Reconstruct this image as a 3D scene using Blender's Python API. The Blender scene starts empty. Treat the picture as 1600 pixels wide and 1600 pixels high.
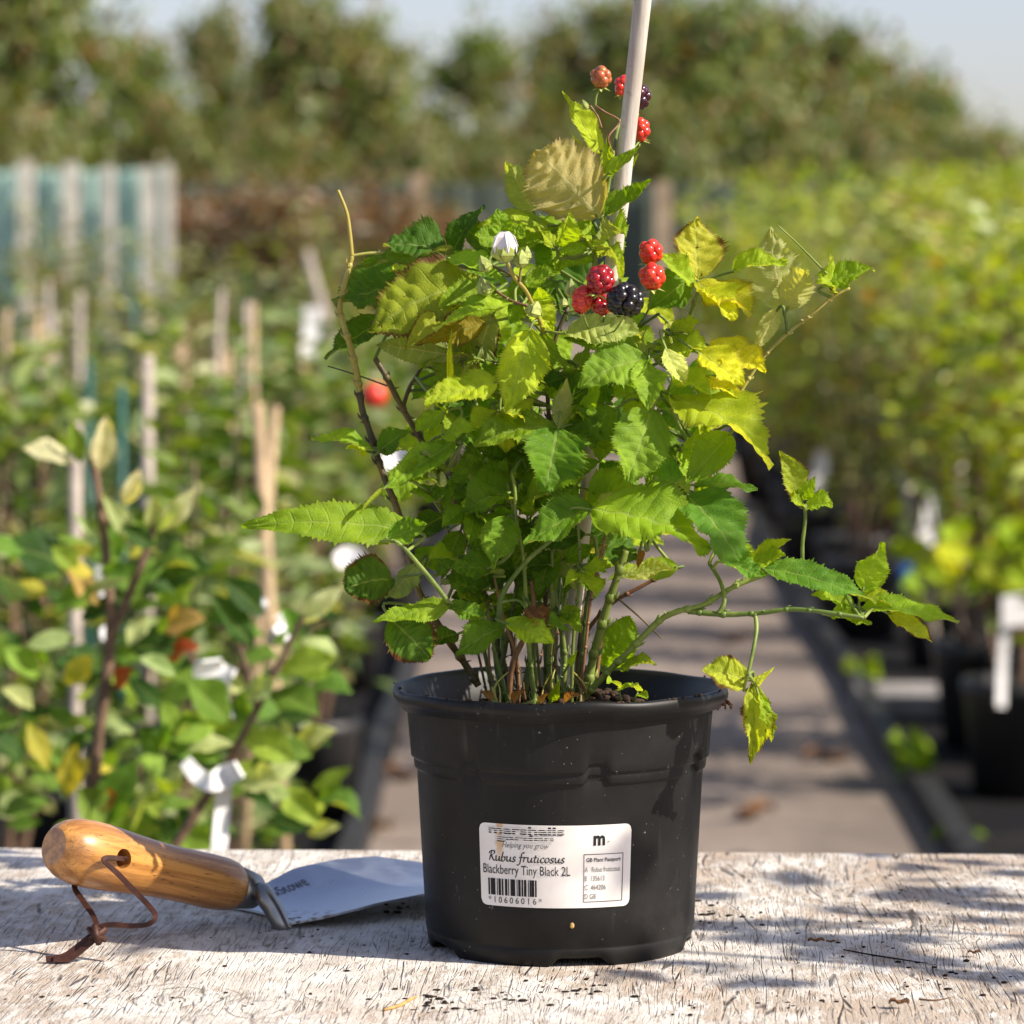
import bpy, math, random
import numpy as np
from mathutils import Vector, Matrix

random.seed(7)
rng = np.random.default_rng(7)
scene = bpy.context.scene
C = scene.collection
R = math.radians

# ------------------------------------------------------------------ camera, sky, sun, exposure
F = 5520.0                     # focal length in pixels of the 1600 px photograph
CAM_Z = 0.35                   # camera height above the table top (table top is z = 0)
GZ = -0.75                     # ground level
PITCH = math.atan(360 / F)
cam = bpy.data.cameras.new('camera'); camo = bpy.data.objects.new('camera', cam); C.objects.link(camo)
camo.location = (0, 0, CAM_Z); camo.rotation_euler = (math.pi / 2 - PITCH, 0, 0)
cam.sensor_width = 36; cam.lens = F / 1600 * 36; cam.clip_start = 0.05; cam.clip_end = 2000
cam.dof.use_dof = True; cam.dof.focus_distance = 1.81; cam.dof.aperture_fstop = 10.5
cam.dof.aperture_blades = 7
scene.camera = camo

SUN_EL, SUN_AZ = R(37), R(-20)           # azimuth measured from +X towards +Y
SUND = Vector((math.cos(SUN_EL) * math.cos(SUN_AZ), math.cos(SUN_EL) * math.sin(SUN_AZ), math.sin(SUN_EL)))
world = bpy.data.worlds.new('World'); scene.world = world; world.use_nodes = True
wn = world.node_tree; wn.nodes.clear()
sky = wn.nodes.new('ShaderNodeTexSky'); sky.sky_type = 'NISHITA'; sky.sun_disc = False
sky.sun_elevation = SUN_EL; sky.sun_rotation = R(110); sky.air_density = 1.0; sky.dust_density = 1.2; sky.ozone_density = 1.6
bgn = wn.nodes.new('ShaderNodeBackground'); bgn.inputs['Strength'].default_value = 0.096
wo = wn.nodes.new('ShaderNodeOutputWorld')
tint = wn.nodes.new('ShaderNodeMix'); tint.data_type = 'RGBA'; tint.blend_type = 'MULTIPLY'; tint.inputs[0].default_value = 1.0
tint.inputs[7].default_value = (1.12, 1.0, 1.10, 1)          # thin high haze: paler, less green than the clear sky model
wn.links.new(sky.outputs[0], tint.inputs[6]); pale = wn.nodes.new('ShaderNodeHueSaturation'); pale.inputs['Saturation'].default_value = 0.85; pale.inputs['Value'].default_value = 0.98
wn.links.new(tint.outputs[2], pale.inputs['Color']); wn.links.new(pale.outputs[0], bgn.inputs[0]); wn.links.new(bgn.outputs[0], wo.inputs[0])
sl = bpy.data.lights.new('sun', 'SUN'); sl.energy = 5.0; sl.angle = R(0.53); sl.color = (1.0, 0.905, 0.78)
so = bpy.data.objects.new('sun', sl); C.objects.link(so)
so.rotation_euler = SUND.to_track_quat('Z', 'Y').to_euler(); so.location = (3, -1, 4)
scene.view_settings.view_transform = 'Standard'; scene.view_settings.look = 'None'
scene.view_settings.exposure = 0.72; scene.view_settings.gamma = 1.0; scene.view_settings.use_curve_mapping = False
scene.render.engine = 'CYCLES'
scene.cycles.use_denoising = True
scene.cycles.max_bounces = 8; scene.cycles.transmission_bounces = 6; scene.cycles.transparent_max_bounces = 8
scene.cycles.sample_clamp_indirect = 8.0
scene.cycles.caustics_reflective = False; scene.cycles.caustics_refractive = False

# ------------------------------------------------------------------ helpers
CP, SP = math.cos(PITCH), math.sin(PITCH)
def P(px, py, Y):
    """World point at distance Y in front of the camera seen at photo pixel (px, py)."""
    xc = (px - 800) / F; yc = -(py - 800) / F
    d = Vector((xc, CP + yc * SP, -SP + yc * CP))
    return Vector((0, 0, CAM_Z)) + d * (Y / d.y)

def tag(o, label=None, cat=None, group=None, kind=None):
    if label: o['label'] = label
    if cat: o['category'] = cat
    if group: o['group'] = group
    if kind: o['kind'] = kind
    return o

def thing(name, loc, label, cat, group=None):
    o = bpy.data.objects.new(name, None); C.objects.link(o); o.location = loc
    o.empty_display_size = 0.02
    return tag(o, label, cat, group)

def mesh_np(name, V, faces, mat=None, smooth=True):
    me = bpy.data.meshes.new(name)
    me.from_pydata([tuple(map(float, v)) for v in V], [], [tuple(f) for f in faces])
    if smooth: me.polygons.foreach_set('use_smooth', [True] * len(me.polygons))
    if mat: me.materials.append(mat)
    me.update()
    return me

def quads_mesh(name, V, Q, mat, smooth=False):
    """fast mesh of quads: V (n,3), Q (m,4)"""
    me = bpy.data.meshes.new(name)
    V = np.asarray(V, np.float32); Q = np.asarray(Q, np.int32)
    me.vertices.add(len(V)); me.vertices.foreach_set('co', V.ravel())
    me.loops.add(Q.size); me.loops.foreach_set('vertex_index', Q.ravel())
    me.polygons.add(len(Q)); me.polygons.foreach_set('loop_start', np.arange(0, Q.size, 4, dtype=np.int32))
    me.polygons.foreach_set('use_smooth', np.full(len(Q), smooth, dtype=bool))
    me.update(calc_edges=True); me.validate()
    if mat: me.materials.append(mat)
    return me

def link(name, me, parent=None, keep_world=True):
    o = bpy.data.objects.new(name, me); C.objects.link(o)
    if parent is not None:
        o.parent = parent
        if keep_world: o.matrix_parent_inverse = Matrix.Translation(-root_loc(parent))
    return o

def root_loc(p):
    l = Vector((0, 0, 0))
    q = p
    while q is not None:
        l = l + q.location
        if q.parent is not None and q.matrix_parent_inverse != Matrix.Identity(4):
            l = l + q.matrix_parent_inverse.translation
        q = q.parent
    return l

class MB:
    def __init__(s): s.V = []; s.Fc = []
    def add(s, V, Fc):
        n = len(s.V); s.V += [tuple(v) for v in V]; s.Fc += [tuple(i + n for i in f) for f in Fc]; return s
    def box(s, x0, x1, y0, y1, z0, z1, M=None):
        V = [Vector((x, y, z)) for x in (x0, x1) for y in (y0, y1) for z in (z0, z1)]
        if M: V = [M @ v for v in V]
        return s.add(V, [(0, 1, 3, 2), (4, 6, 7, 5), (0, 4, 5, 1), (2, 3, 7, 6), (0, 2, 6, 4), (1, 5, 7, 3)])
    def tube(s, pts, radii, seg=7, cap=True, flat=1.0):
        V, Fc = tube_geo(pts, radii, seg, cap, flat); return s.add(V, Fc)
    def sphere(s, c, r, nu=10, nv=7, sc=(1, 1, 1)):
        V = []; Fc = []
        for j in range(1, nv):
            a = math.pi * j / nv
            for i in range(nu):
                b = 2 * math.pi * i / nu
                V.append((c[0] + r * sc[0] * math.sin(a) * math.cos(b), c[1] + r * sc[1] * math.sin(a) * math.sin(b), c[2] + r * sc[2] * math.cos(a)))
        V.append((c[0], c[1], c[2] + r * sc[2])); V.append((c[0], c[1], c[2] - r * sc[2]))
        t = len(V) - 2
        for j in range(nv - 2):
            for i in range(nu):
                Fc.append((j * nu + i, (j + 1) * nu + i, (j + 1) * nu + (i + 1) % nu, j * nu + (i + 1) % nu))
        for i in range(nu):
            Fc.append((t, i, (i + 1) % nu)); Fc.append((t + 1, (nv - 2) * nu + (i + 1) % nu, (nv - 2) * nu + i))
        return s.add(V, Fc)
    def mesh(s, name, mat, smooth=True): return mesh_np(name, s.V, s.Fc, mat, smooth)
    def build(s, name, mat, parent=None, smooth=True): return link(name, s.mesh(name, mat, smooth), parent)

def smooth_path(pts, radii, sub=4):
    pts = [Vector(p) for p in pts]; n = len(pts)
    if n < 3: return pts, list(radii)
    o, ro = [], []
    for i in range(n - 1):
        p0 = pts[max(i - 1, 0)]; p1 = pts[i]; p2 = pts[i + 1]; p3 = pts[min(i + 2, n - 1)]
        for k in range(sub):
            t = k / sub
            o.append(0.5 * ((2 * p1) + (p2 - p0) * t + (2 * p0 - 5 * p1 + 4 * p2 - p3) * t * t + (3 * p1 - p0 - 3 * p2 + p3) * t ** 3))
            ro.append(radii[i] * (1 - t) + radii[i + 1] * t)
    o.append(pts[-1]); ro.append(radii[-1])
    return o, ro

def tube_geo(pts, radii, seg=7, cap=True, flat=1.0):
    pts = [Vector(p) for p in pts]; n = len(pts)
    V = []; Fc = []
    up = Vector((0.13, 0.21, 0.97)); prev = None
    for i in range(n):
        t = (pts[min(i + 1, n - 1)] - pts[max(i - 1, 0)])
        if t.length < 1e-9: t = Vector((0, 0, 1))
        t.normalize()
        if prev is None:
            a = t.cross(up)
            if a.length < 0.1: a = t.cross(Vector((1, 0, 0)))
        else: a = prev - t * prev.dot(t)
        a.normalize(); prev = a; b = t.cross(a)
        for k in range(seg):
            th = 2 * math.pi * k / seg
            V.append(pts[i] + (a * math.cos(th) + b * math.sin(th) * flat) * radii[i])
    for i in range(n - 1):
        for k in range(seg):
            Fc.append((i * seg + k, i * seg + (k + 1) % seg, (i + 1) * seg + (k + 1) % seg, (i + 1) * seg + k))
    if cap:
        Fc.append(tuple(reversed(range(seg)))); Fc.append(tuple((n - 1) * seg + k for k in range(seg)))
    return V, Fc

# ------------------------------------------------------------------ materials
class NT:
    def __init__(s, name):
        s.m = bpy.data.materials.new(name); s.m.use_nodes = True; s.t = s.m.node_tree; s.t.nodes.clear()
        s.out = s.n('ShaderNodeOutputMaterial')
    def n(s, typ, **kw):
        nd = s.t.nodes.new(typ)
        for k, v in kw.items(): setattr(nd, k, v)
        return nd
    def L(s, a, b): s.t.links.new(a, b)
    def set(s, sock, v):
        if v is None: return
        if isinstance(v, bpy.types.NodeSocket): s.L(v, sock)
        elif isinstance(v, tuple) and len(v) == 3 and sock.type == 'RGBA': sock.default_value = (*v, 1)
        else: sock.default_value = v
    def mix(s, f, a, b, typ='MIX'):
        nd = s.n('ShaderNodeMix', data_type='RGBA', blend_type=typ)
        s.set(nd.inputs[0], f); s.set(nd.inputs[6], a); s.set(nd.inputs[7], b); return nd.outputs[2]
    def math(s, op, a, b=None, c=None, clamp=False):
        nd = s.n('ShaderNodeMath', operation=op); nd.use_clamp = clamp
        s.set(nd.inputs[0], a); s.set(nd.inputs[1], b)
        if c is not None: s.set(nd.inputs[2], c)
        return nd.outputs[0]
    def ramp(s, f, lo, hi, a=0.0, b=1.0, smooth=True):
        nd = s.n('ShaderNodeMapRange'); nd.interpolation_type = 'SMOOTHSTEP' if smooth else 'LINEAR'
        s.set(nd.inputs[0], f); nd.inputs[1].default_value = lo; nd.inputs[2].default_value = hi
        nd.inputs[3].default_value = a; nd.inputs[4].default_value = b; return nd.outputs[0]
    def coords(s, kind='Object', scale=(1, 1, 1), rot=(0, 0, 0), loc=(0, 0, 0)):
        tc = s.n('ShaderNodeTexCoord'); mp = s.n('ShaderNodeMapping')
        mp.inputs['Scale'].default_value = scale; mp.inputs['Rotation'].default_value = rot; mp.inputs['Location'].default_value = loc
        s.L(tc.outputs[kind], mp.inputs[0]); return mp.outputs[0]
    def noise(s, vec, scale=5, detail=4, rough=0.55, dist=0.0):
        nd = s.n('ShaderNodeTexNoise'); s.set(nd.inputs['Vector'], vec); nd.inputs['Scale'].default_value = scale
        nd.inputs['Detail'].default_value = detail; nd.inputs['Roughness'].default_value = rough; nd.inputs['Distortion'].default_value = dist
        return nd.outputs[0]
    def voro(s, vec, scale=5, feature='F1', rand=1.0):
        nd = s.n('ShaderNodeTexVoronoi', feature=feature); s.set(nd.inputs['Vector'], vec); nd.inputs['Scale'].default_value = scale
        nd.inputs['Randomness'].default_value = rand; return nd.outputs['Distance']
    def bump(s, h, strength=0.3, dist=0.001, normal=None):
        nd = s.n('ShaderNodeBump'); s.set(nd.inputs['Height'], h); nd.inputs['Strength'].default_value = strength
        nd.inputs['Distance'].default_value = dist
        if normal is not None: s.L(normal, nd.inputs['Normal'])
        return nd.outputs[0]
    def bsdf(s, col, rough=0.5, spec=0.5, metal=0.0, normal=None, coat=0.0, coat_rough=0.1, sss=0.0):
        p = s.n('ShaderNodeBsdfPrincipled')
        s.set(p.inputs['Base Color'], col); s.set(p.inputs['Roughness'], rough); s.set(p.inputs['Specular IOR Level'], spec)
        s.set(p.inputs['Metallic'], metal); s.set(p.inputs['Coat Weight'], coat); p.inputs['Coat Roughness'].default_value = coat_rough
        if sss: p.inputs['Subsurface Weight'].default_value = sss; p.inputs['Subsurface Radius'].default_value = (1, .4, .2); p.inputs['Subsurface Scale'].default_value = 0.002
        if normal is not None: s.L(normal, p.inputs['Normal'])
        return p.outputs[0]
    def done(s, sh): s.L(sh, s.out.inputs[0]); return s.m

def simple(name, col, rough=0.6, spec=0.4, vary=0.25, scale=30, **kw):
    t = NT(name)
    v = t.coords('Object')
    n = t.noise(v, scale, 5)
    c = t.mix(t.ramp(n, 0.3, 0.7), tuple(x * (1 - vary) for x in col), tuple(min(1, x * (1 + vary)) for x in col))
    return t.done(t.bsdf(c, rough, spec, normal=t.bump(n, 0.25, 0.001), **kw))

def mat_leaf():
    """blackberry leaf: object colour, vein network from the leaf's own uv, pale underside, browned margin (object colour alpha), translucent"""
    t = NT('leaf_skin')
    uv = t.n('ShaderNodeUVMap'); sp = t.n('ShaderNodeSeparateXYZ'); t.L(uv.outputs[0], sp.inputs[0])
    oi = t.n('ShaderNodeObjectInfo'); geo = t.n('ShaderNodeNewGeometry')
    u, v = sp.outputs[0], sp.outputs[1]
    av = t.math('ABSOLUTE', t.math('SUBTRACT', v, 0.5))                  # 0 at the midrib, .5 at the margin
    fr = t.math('FRACT', t.math('MULTIPLY', u, 10.0))
    lat = t.math('ABSOLUTE', t.math('SUBTRACT', fr, 0.5))                # .5 on a lateral vein
    latv = t.ramp(lat, 0.42, 0.495)
    mid = t.ramp(av, 0.035, 0.012)
    vein = t.math('MAXIMUM', t.math('MULTIPLY', latv, t.ramp(av, 0.5, 0.28)), mid)
    oc = t.coords('Object')
    seed = t.n('ShaderNodeVectorMath', operation='ADD'); t.L(oc, seed.inputs[0])
    sc = t.n('ShaderNodeVectorMath', operation='SCALE'); sc.inputs[0].default_value = (3.1, 7.3, 1.7); t.L(oi.outputs['Random'], sc.inputs['Scale'])
    t.L(sc.outputs[0], seed.inputs[1])
    blot = t.noise(seed.outputs[0], 45, 4, 0.6)
    fine = t.voro(seed.outputs[0], 520, 'DISTANCE_TO_EDGE')
    net = t.ramp(fine, 0.0, 0.12)
    base = oi.outputs['Color']
    hs = t.n('ShaderNodeHueSaturation'); hs.inputs['Hue'].default_value = 0.488; hs.inputs['Saturation'].default_value = 0.98; hs.inputs['Value'].default_value = 1.55
    t.L(base, hs.inputs['Color'])
    c = t.mix(t.ramp(blot, 0.42, 0.72, 0, 0.75), base, hs.outputs[0])
    dk = t.mix(1.0, c, (0.62, 0.72, 0.55), 'MULTIPLY')
    c = t.mix(t.math('MULTIPLY', t.ramp(blot, 0.45, 0.3), 0.7), c, dk)
    c = t.mix(t.math('MULTIPLY', net, 0.22), c, dk)
    vcol = t.mix(0.55, c, (0.42, 0.5, 0.16))
    c_top = t.mix(t.math('MULTIPLY', t.math('MAXIMUM', mid, t.math('MULTIPLY', vein, .45)), 0.6), c, vcol)
    und = t.mix(0.42, c, (0.40, 0.38, 0.20))
    c_und = t.mix(t.math('MULTIPLY', vein, 0.85), und, (0.50, 0.46, 0.22))
    col = t.mix(geo.outputs['Backfacing'], c_top, c_und)
    # browned margins and spots
    edge_n = t.noise(seed.outputs[0], 90, 3)
    edge = t.math('MULTIPLY', t.ramp(t.math('ADD', av, t.math('MULTIPLY', t.math('SUBTRACT', edge_n, 0.5), 0.25)), 0.40, 0.50), oi.outputs['Alpha'])
    spot = t.math('MULTIPLY', t.ramp(t.noise(seed.outputs[0], 170, 2), 0.70, 0.74), t.math('MULTIPLY', oi.outputs['Alpha'], 0.9))
    col = t.mix(t.math('MAXIMUM', edge, spot, clamp=True), col, (0.13, 0.045, 0.02))
    h = t.math('ADD', t.math('ADD', t.math('MULTIPLY', vein, -0.6), t.math('MULTIPLY', net, 0.3)), t.math('MULTIPLY', t.noise(seed.outputs[0], 230, 4, .6), .9))
    nrm = t.bump(h, 0.55, 0.0008)
    p = t.bsdf(col, t.ramp(blot, 0.3, 0.7, 0.45, 0.62), 0.22, normal=nrm)
    tr = t.n('ShaderNodeBsdfTranslucent')
    tc = t.mix(1.0, col, (1.60, 1.50, 0.28), 'MULTIPLY'); t.L(tc, tr.inputs[0]); t.L(nrm, tr.inputs['Normal'])
    mx = t.n('ShaderNodeMixShader'); mx.inputs[0].default_value = 0.50
    t.L(p, mx.inputs[1]); t.L(tr.outputs[0], mx.inputs[2])
    return t.done(mx.outputs[0])

def mat_foliage(name, c1, c2, c3, third=0.2, clump=1.5, clumpcol=None, trans=0.35):
    """background leaves: each leaf its own colour between c1 and c2, a share `third` of c3"""
    t = NT(name)
    geo = t.n('ShaderNodeNewGeometry'); r = geo.outputs['Random Per Island']
    c = t.mix(r, c1, c2)
    c = t.mix(t.ramp(t.math('FRACT', t.math('MULTIPLY', r, 7.31)), 1 - third, 1 - third + 0.02), c, c3)
    if clumpcol:
        n = t.noise(t.coords('Object'), clump, 2)
        c = t.mix(t.ramp(n, 0.52, 0.66, 0, 0.55), c, clumpcol)
    und = t.mix(0.35, c, (0.30, 0.34, 0.22))
    c = t.mix(geo.outputs['Backfacing'], c, und)
    p = t.bsdf(c, 0.42, 0.4)
    tr = t.n('ShaderNodeBsdfTranslucent'); t.L(t.mix(1.0, c, (1.4, 1.45, 0.4), 'MULTIPLY'), tr.inputs[0])
    mx = t.n('ShaderNodeMixShader'); mx.inputs[0].default_value = trans
    t.L(p, mx.inputs[1]); t.L(tr.outputs[0], mx.inputs[2])
    return t.done(mx.outputs[0])

def mat_stem(name, c1, c2, scale=60):
    t = NT(name)
    v = t.coords('Object'); n = t.noise(v, scale, 4, 0.6)
    oi = t.n('ShaderNodeObjectInfo')
    f = t.math('ADD', n, t.math('MULTIPLY', t.math('SUBTRACT', oi.outputs['Random'], 0.5), 0.4))
    c = t.mix(t.ramp(f, 0.38, 0.62), c1, c2)
    return t.done(t.bsdf(c, 0.5, 0.4, normal=t.bump(t.noise(v, 300, 3), 0.3, 0.0005)))

def mat_tabletop():
    """white paint, crazed along the grain and worn through to grey-brown timber; grain runs away from the camera"""
    t = NT('weathered_white_paint')
    g = t.coords('Object', rot=(0, 0, R(0.5)))
    sg = t.n('ShaderNodeMapping'); sg.inputs['Scale'].default_value = (1, .35, 1); t.L(g, sg.inputs[0])
    warp = t.noise(sg.outputs[0], 14, 2, 0.5)
    big = t.noise(g, 5.5, 5, 0.6)
    med = t.noise(t.coords('Object', scale=(1, 0.5, 1)), 36, 6, 0.68)
    # knots: rings that also push the grain aside
    push = t.math('MULTIPLY', t.math('SUBTRACT', warp, 0.5), 0.022); rings = None
    for kx, ky, kr in ((-.142, -.465, .034), (-.098, -.480, .030), (.213, -.155, .036), (.245, -.275, .030), (.005, -.455, .028), (-.20, -.10, .03), (.13, -.05, .026)):
        sep = t.n('ShaderNodeVectorMath', operation='SUBTRACT'); t.L(g, sep.inputs[0]); sep.inputs[1].default_value = (kx, ky, 0)
        sc_ = t.n('ShaderNodeVectorMath', operation='MULTIPLY'); t.L(sep.outputs[0], sc_.inputs[0]); sc_.inputs[1].default_value = (1 / kr, .72 / kr, 0)
        ln = t.n('ShaderNodeVectorMath', operation='LENGTH'); t.L(sc_.outputs[0], ln.inputs[0]); d = t.math('ADD', ln.outputs['Value'], t.math('MULTIPLY', t.math('SUBTRACT', med, .5), .5))
        k = t.math('MULTIPLY', t.ramp(t.math('ABSOLUTE', t.math('SUBTRACT', t.math('FRACT', t.math('MULTIPLY', d, 4.0)), .5)), .13, .03), t.ramp(d, 1.05, .75))
        rings = k if rings is None else t.math('MAXIMUM', rings, k)
    cw = t.n('ShaderNodeCombineXYZ'); t.L(push, cw.inputs[0])
    gv = t.n('ShaderNodeVectorMath', operation='ADD'); t.L(g, gv.inputs[0]); t.L(cw.outputs[0], gv.inputs[1])
    def st(x, y):
        m = t.n('ShaderNodeMapping'); m.inputs['Scale'].default_value = (x, y, 1); t.L(gv.outputs[0], m.inputs[0]); return m.outputs[0]
    c1 = t.ramp(t.voro(st(150, 4.5), 1.0, 'DISTANCE_TO_EDGE'), 0.0, 0.042, 1.0, 0.0)
    c1 = t.math('MULTIPLY', c1, t.ramp(t.noise(st(85, 34), 1.0, 2), 0.46, 0.56))
    c2 = t.ramp(t.voro(st(330, 13), 1.0, 'DISTANCE_TO_EDGE'), 0.0, 0.075, 1.0, 0.0)
    c2 = t.math('MULTIPLY', c2, t.ramp(t.noise(st(130, 62), 1.0, 3), 0.44, 0.60))
    rings = t.math('MULTIPLY', rings, t.ramp(t.noise(g, 75, 2), .42, .58))
    crack = t.math('MAXIMUM', t.math('MULTIPLY', c1, t.ramp(big, 0.34, 0.56, 0.35, 1.0)), t.math('MULTIPLY', rings, .7))
    fib = t.noise(st(440, 18), 1.0, 5, 0.65)
    wood = t.mix(t.ramp(fib, 0.32, 0.68), (0.22, 0.155, 0.10), (0.50, 0.40, 0.30))
    paint = t.mix(t.ramp(med, 0.35, 0.65), (0.50, 0.46, 0.405), (0.71, 0.675, 0.615))
    flake = t.noise(st(120, 42), 1.0, 6, .7)
    worn = t.ramp(t.math('ADD', t.math('MULTIPLY', big, 0.5), t.math('MULTIPLY', flake, 0.5)), 0.475, 0.56)
    worn = t.math('MULTIPLY', worn, t.ramp(fib, 0.25, 0.6, 0.4, 0.95))
    c = t.mix(t.math('MULTIPLY', worn, 0.85), paint, wood)
    c = t.mix(t.ramp(t.noise(g, 12, 3), 0.48, 0.75, 0, 0.45), c, (0.46, 0.34, 0.25))
    c = t.mix(t.math('MULTIPLY', c2, 0.48), c, (0.13, 0.10, 0.08))
    c = t.mix(t.math('MULTIPLY', crack, 0.78), c, (0.045, 0.035, 0.03))
    speck = t.ramp(t.noise(t.coords('Object', scale=(1, 0.45, 1)), 520, 2), 0.69, 0.76)
    c = t.mix(t.math('MULTIPLY', speck, 0.5), c, (0.05, 0.035, 0.025))
    h = t.math('SUBTRACT', t.math('MULTIPLY', fib, 0.4), t.math('ADD', crack, t.math('ADD', t.math('MULTIPLY', c2, 0.6), t.math('MULTIPLY', worn, 0.4))))
    h = t.math('ADD', h, t.math('MULTIPLY', t.noise(st(240, 70), 1.0, 5, 0.7), 1.1))
    return t.done(t.bsdf(c, 0.8, 0.22, normal=t.bump(h, 0.85, 0.0014)))

def mat_pot(name='black_plastic', gloss=1.0):
    t = NT(name)
    v = t.coords('Object')
    n = t.noise(v, 18, 5, 0.6)
    c = t.mix(t.ramp(n, 0.35, 0.75), (0.0060, 0.0058, 0.0058), (0.0125, 0.012, 0.0113))
    spk = t.ramp(t.noise(v, 520, 2, 0.5), 0.735, 0.77)
    scr = t.ramp(t.noise(t.coords('Object', scale=(1, 1, 0.25), rot=(0.4, 0.2, 0.5)), 340, 3, 0.6), 0.68, 0.75)
    dust = t.math('MAXIMUM', spk, t.math('MULTIPLY', scr, t.ramp(t.noise(v, 26, 3), 0.52, 0.68, 0, 0.55)))
    dust2 = t.ramp(t.noise(v, 24, 6, 0.7), 0.5, 0.85, 0, 0.06)
    strk = t.ramp(t.noise(t.coords('Object', scale=(1, 1, .12)), 90, 4, .65), .56, .74); c = t.mix(t.math('MULTIPLY', strk, t.ramp(t.noise(v, 16, 3), .45, .7, 0, .085)), c, (0.33, 0.31, 0.28))
    splash = t.ramp(t.noise(v, 210, 4, .6), .66, .72); c = t.mix(t.math('MULTIPLY', splash, t.ramp(t.noise(v, 30, 2), .55, .68, 0, .5)), c, (0.16, 0.12, 0.085))
    c = t.mix(t.math('MULTIPLY', dust, 0.6), c, (0.36, 0.33, 0.29)); c = t.mix(dust2, c, (0.25, 0.23, 0.21))
    return t.done(t.bsdf(c, t.ramp(n, 0.3, 0.7, 0.42 * gloss, 0.57 * gloss), 0.25 / gloss, normal=t.bump(t.noise(v, 700, 2), 0.06, 0.0004)))

def mat_wood_handle():
    t = NT('varnished_ash')
    g = t.coords('Object', scale=(1, 1, 1))
    st = t.n('ShaderNodeMapping'); st.inputs['Scale'].default_value = (10, 190, 190); t.L(g, st.inputs[0])
    n1 = t.noise(st.outputs[0], 1.0, 4, 0.6, 0.3)
    st2 = t.n('ShaderNodeMapping'); st2.inputs['Scale'].default_value = (5, 70, 70); t.L(g, st2.inputs[0])
    n2 = t.noise(st2.outputs[0], 1.0, 2, 0.5, 0.5)
    rings = t.math('ABSOLUTE', t.math('SUBTRACT', t.math('FRACT', t.math('MULTIPLY', n2, 7)), 0.5))
    st3 = t.n('ShaderNodeMapping'); st3.inputs['Scale'].default_value = (130, 1100, 1100); t.L(g, st3.inputs[0])
    pores = t.ramp(t.noise(st3.outputs[0], 1.0, 2), 0.62, 0.70)
    c = t.mix(t.ramp(n1, 0.33, 0.68), (0.31, 0.130, 0.030), (0.57, 0.275, 0.068))
    c = t.mix(t.ramp(rings, 0.10, 0.0, 0, 0.45), c, (0.24, 0.10, 0.028))
    c = t.mix(t.math('MULTIPLY', pores, 0.75), c, (0.07, 0.028, 0.01))
    return t.done(t.bsdf(c, 0.38, 0.4, coat=0.55, coat_rough=0.16, normal=t.bump(t.math('SUBTRACT', n1, pores), 0.12, 0.0005)))

def mat_steel(name, col, rough, scratch=True):
    t = NT(name)
    v = t.coords('Object', scale=(20, 300, 300)); n = t.noise(v, 1.0, 4, 0.6)
    b = t.noise(t.coords('Object'), 30, 4)
    c = t.mix(t.ramp(b, 0.35, 0.7), tuple(x * 0.86 for x in col), col)
    return t.done(t.bsdf(c, t.ramp(b, 0.3, 0.7, rough * 0.9, rough * 1.2), 0.5, metal=1.0, normal=t.bump(n, 0.05, 0.0003)))

M = {}
M['leaf'] = mat_leaf()
M['cane_green'] = mat_stem('green_cane_bark', (0.10, 0.155, 0.024), (0.20, 0.26, 0.05))
M['cane_brown'] = mat_stem('brown_cane_bark', (0.050, 0.042, 0.018), (0.15, 0.11, 0.035), 45)
M['cane_dark'] = mat_stem('old_cane_bark', (0.055, 0.085, 0.016), (0.13, 0.17, 0.035))
M['cane_red'] = mat_stem('red_cane_bark', (0.13, 0.055, 0.026), (0.22, 0.12, 0.055))
M['cane_yellow'] = mat_stem('yellow_cane_bark', (0.34, 0.27, 0.05), (0.38, 0.36, 0.09))
M['table'] = mat_tabletop()
M['pot'] = mat_pot(); M['rim'] = mat_pot('rim_plastic', .92)
M['handle'] = mat_wood_handle()
M['steel'] = mat_steel('brushed_steel', (0.55, 0.59, 0.66), 0.40)
t = NT('used_blade_steel'); v = t.coords('Object'); b_ = t.noise(v, 34, 5, .6); sc2 = t.ramp(t.noise(t.coords('Object', scale=(30, 400, 60), rot=(0, 0, R(-32))), 1.0, 3, .6), .60, .70)
sx = t.n('ShaderNodeVectorMath', operation='LENGTH'); t.L(v, sx.inputs[0])
soil_ = t.math('MULTIPLY', t.ramp(t.noise(v, 160, 5, .7), .50, .58), t.ramp(t.math('ADD', sx.outputs['Value'], t.math('MULTIPLY', t.math('SUBTRACT', b_, .5), .05)), .040, .012))
soil_ = t.math('MAXIMUM', soil_, t.math('MULTIPLY', t.ramp(t.noise(v, 420, 2), .71, .75), .8))
pm = t.n('ShaderNodeBsdfPrincipled'); pm.inputs['Metallic'].default_value = 1.0; t.L(t.mix(t.ramp(b_, .35, .7), (0.50, 0.54, 0.61), (0.60, 0.64, 0.71)), pm.inputs['Base Color']); t.L(t.math('ADD', t.ramp(b_, .3, .7, .33, .46), t.math('MULTIPLY', sc2, .12)), pm.inputs['Roughness']); t.L(t.bump(t.noise(t.coords('Object', scale=(60, 700, 60), rot=(0, 0, R(-32))), 1.0, 3), .06, .0003), pm.inputs['Normal'])
mxs = t.n('ShaderNodeMixShader'); t.L(soil_, mxs.inputs[0]); t.L(pm.outputs[0], mxs.inputs[1]); t.L(t.bsdf((0.22, 0.18, 0.13), .9, .1), mxs.inputs[2]); M['blade'] = t.done(mxs.outputs[0])
M['steel_dark'] = mat_steel('forged_steel', (0.33, 0.325, 0.31), 0.34)
M['etch'] = simple('etched_mark', (0.13, 0.14, 0.17), 0.6)
M['leather'] = simple('brown_leather', (0.050, 0.018, 0.011), 0.55, 0.3, 0.35, 200)
M['ink'] = simple('black_ink', (0.018, 0.018, 0.02), 0.6, 0.2, 0.1)
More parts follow.
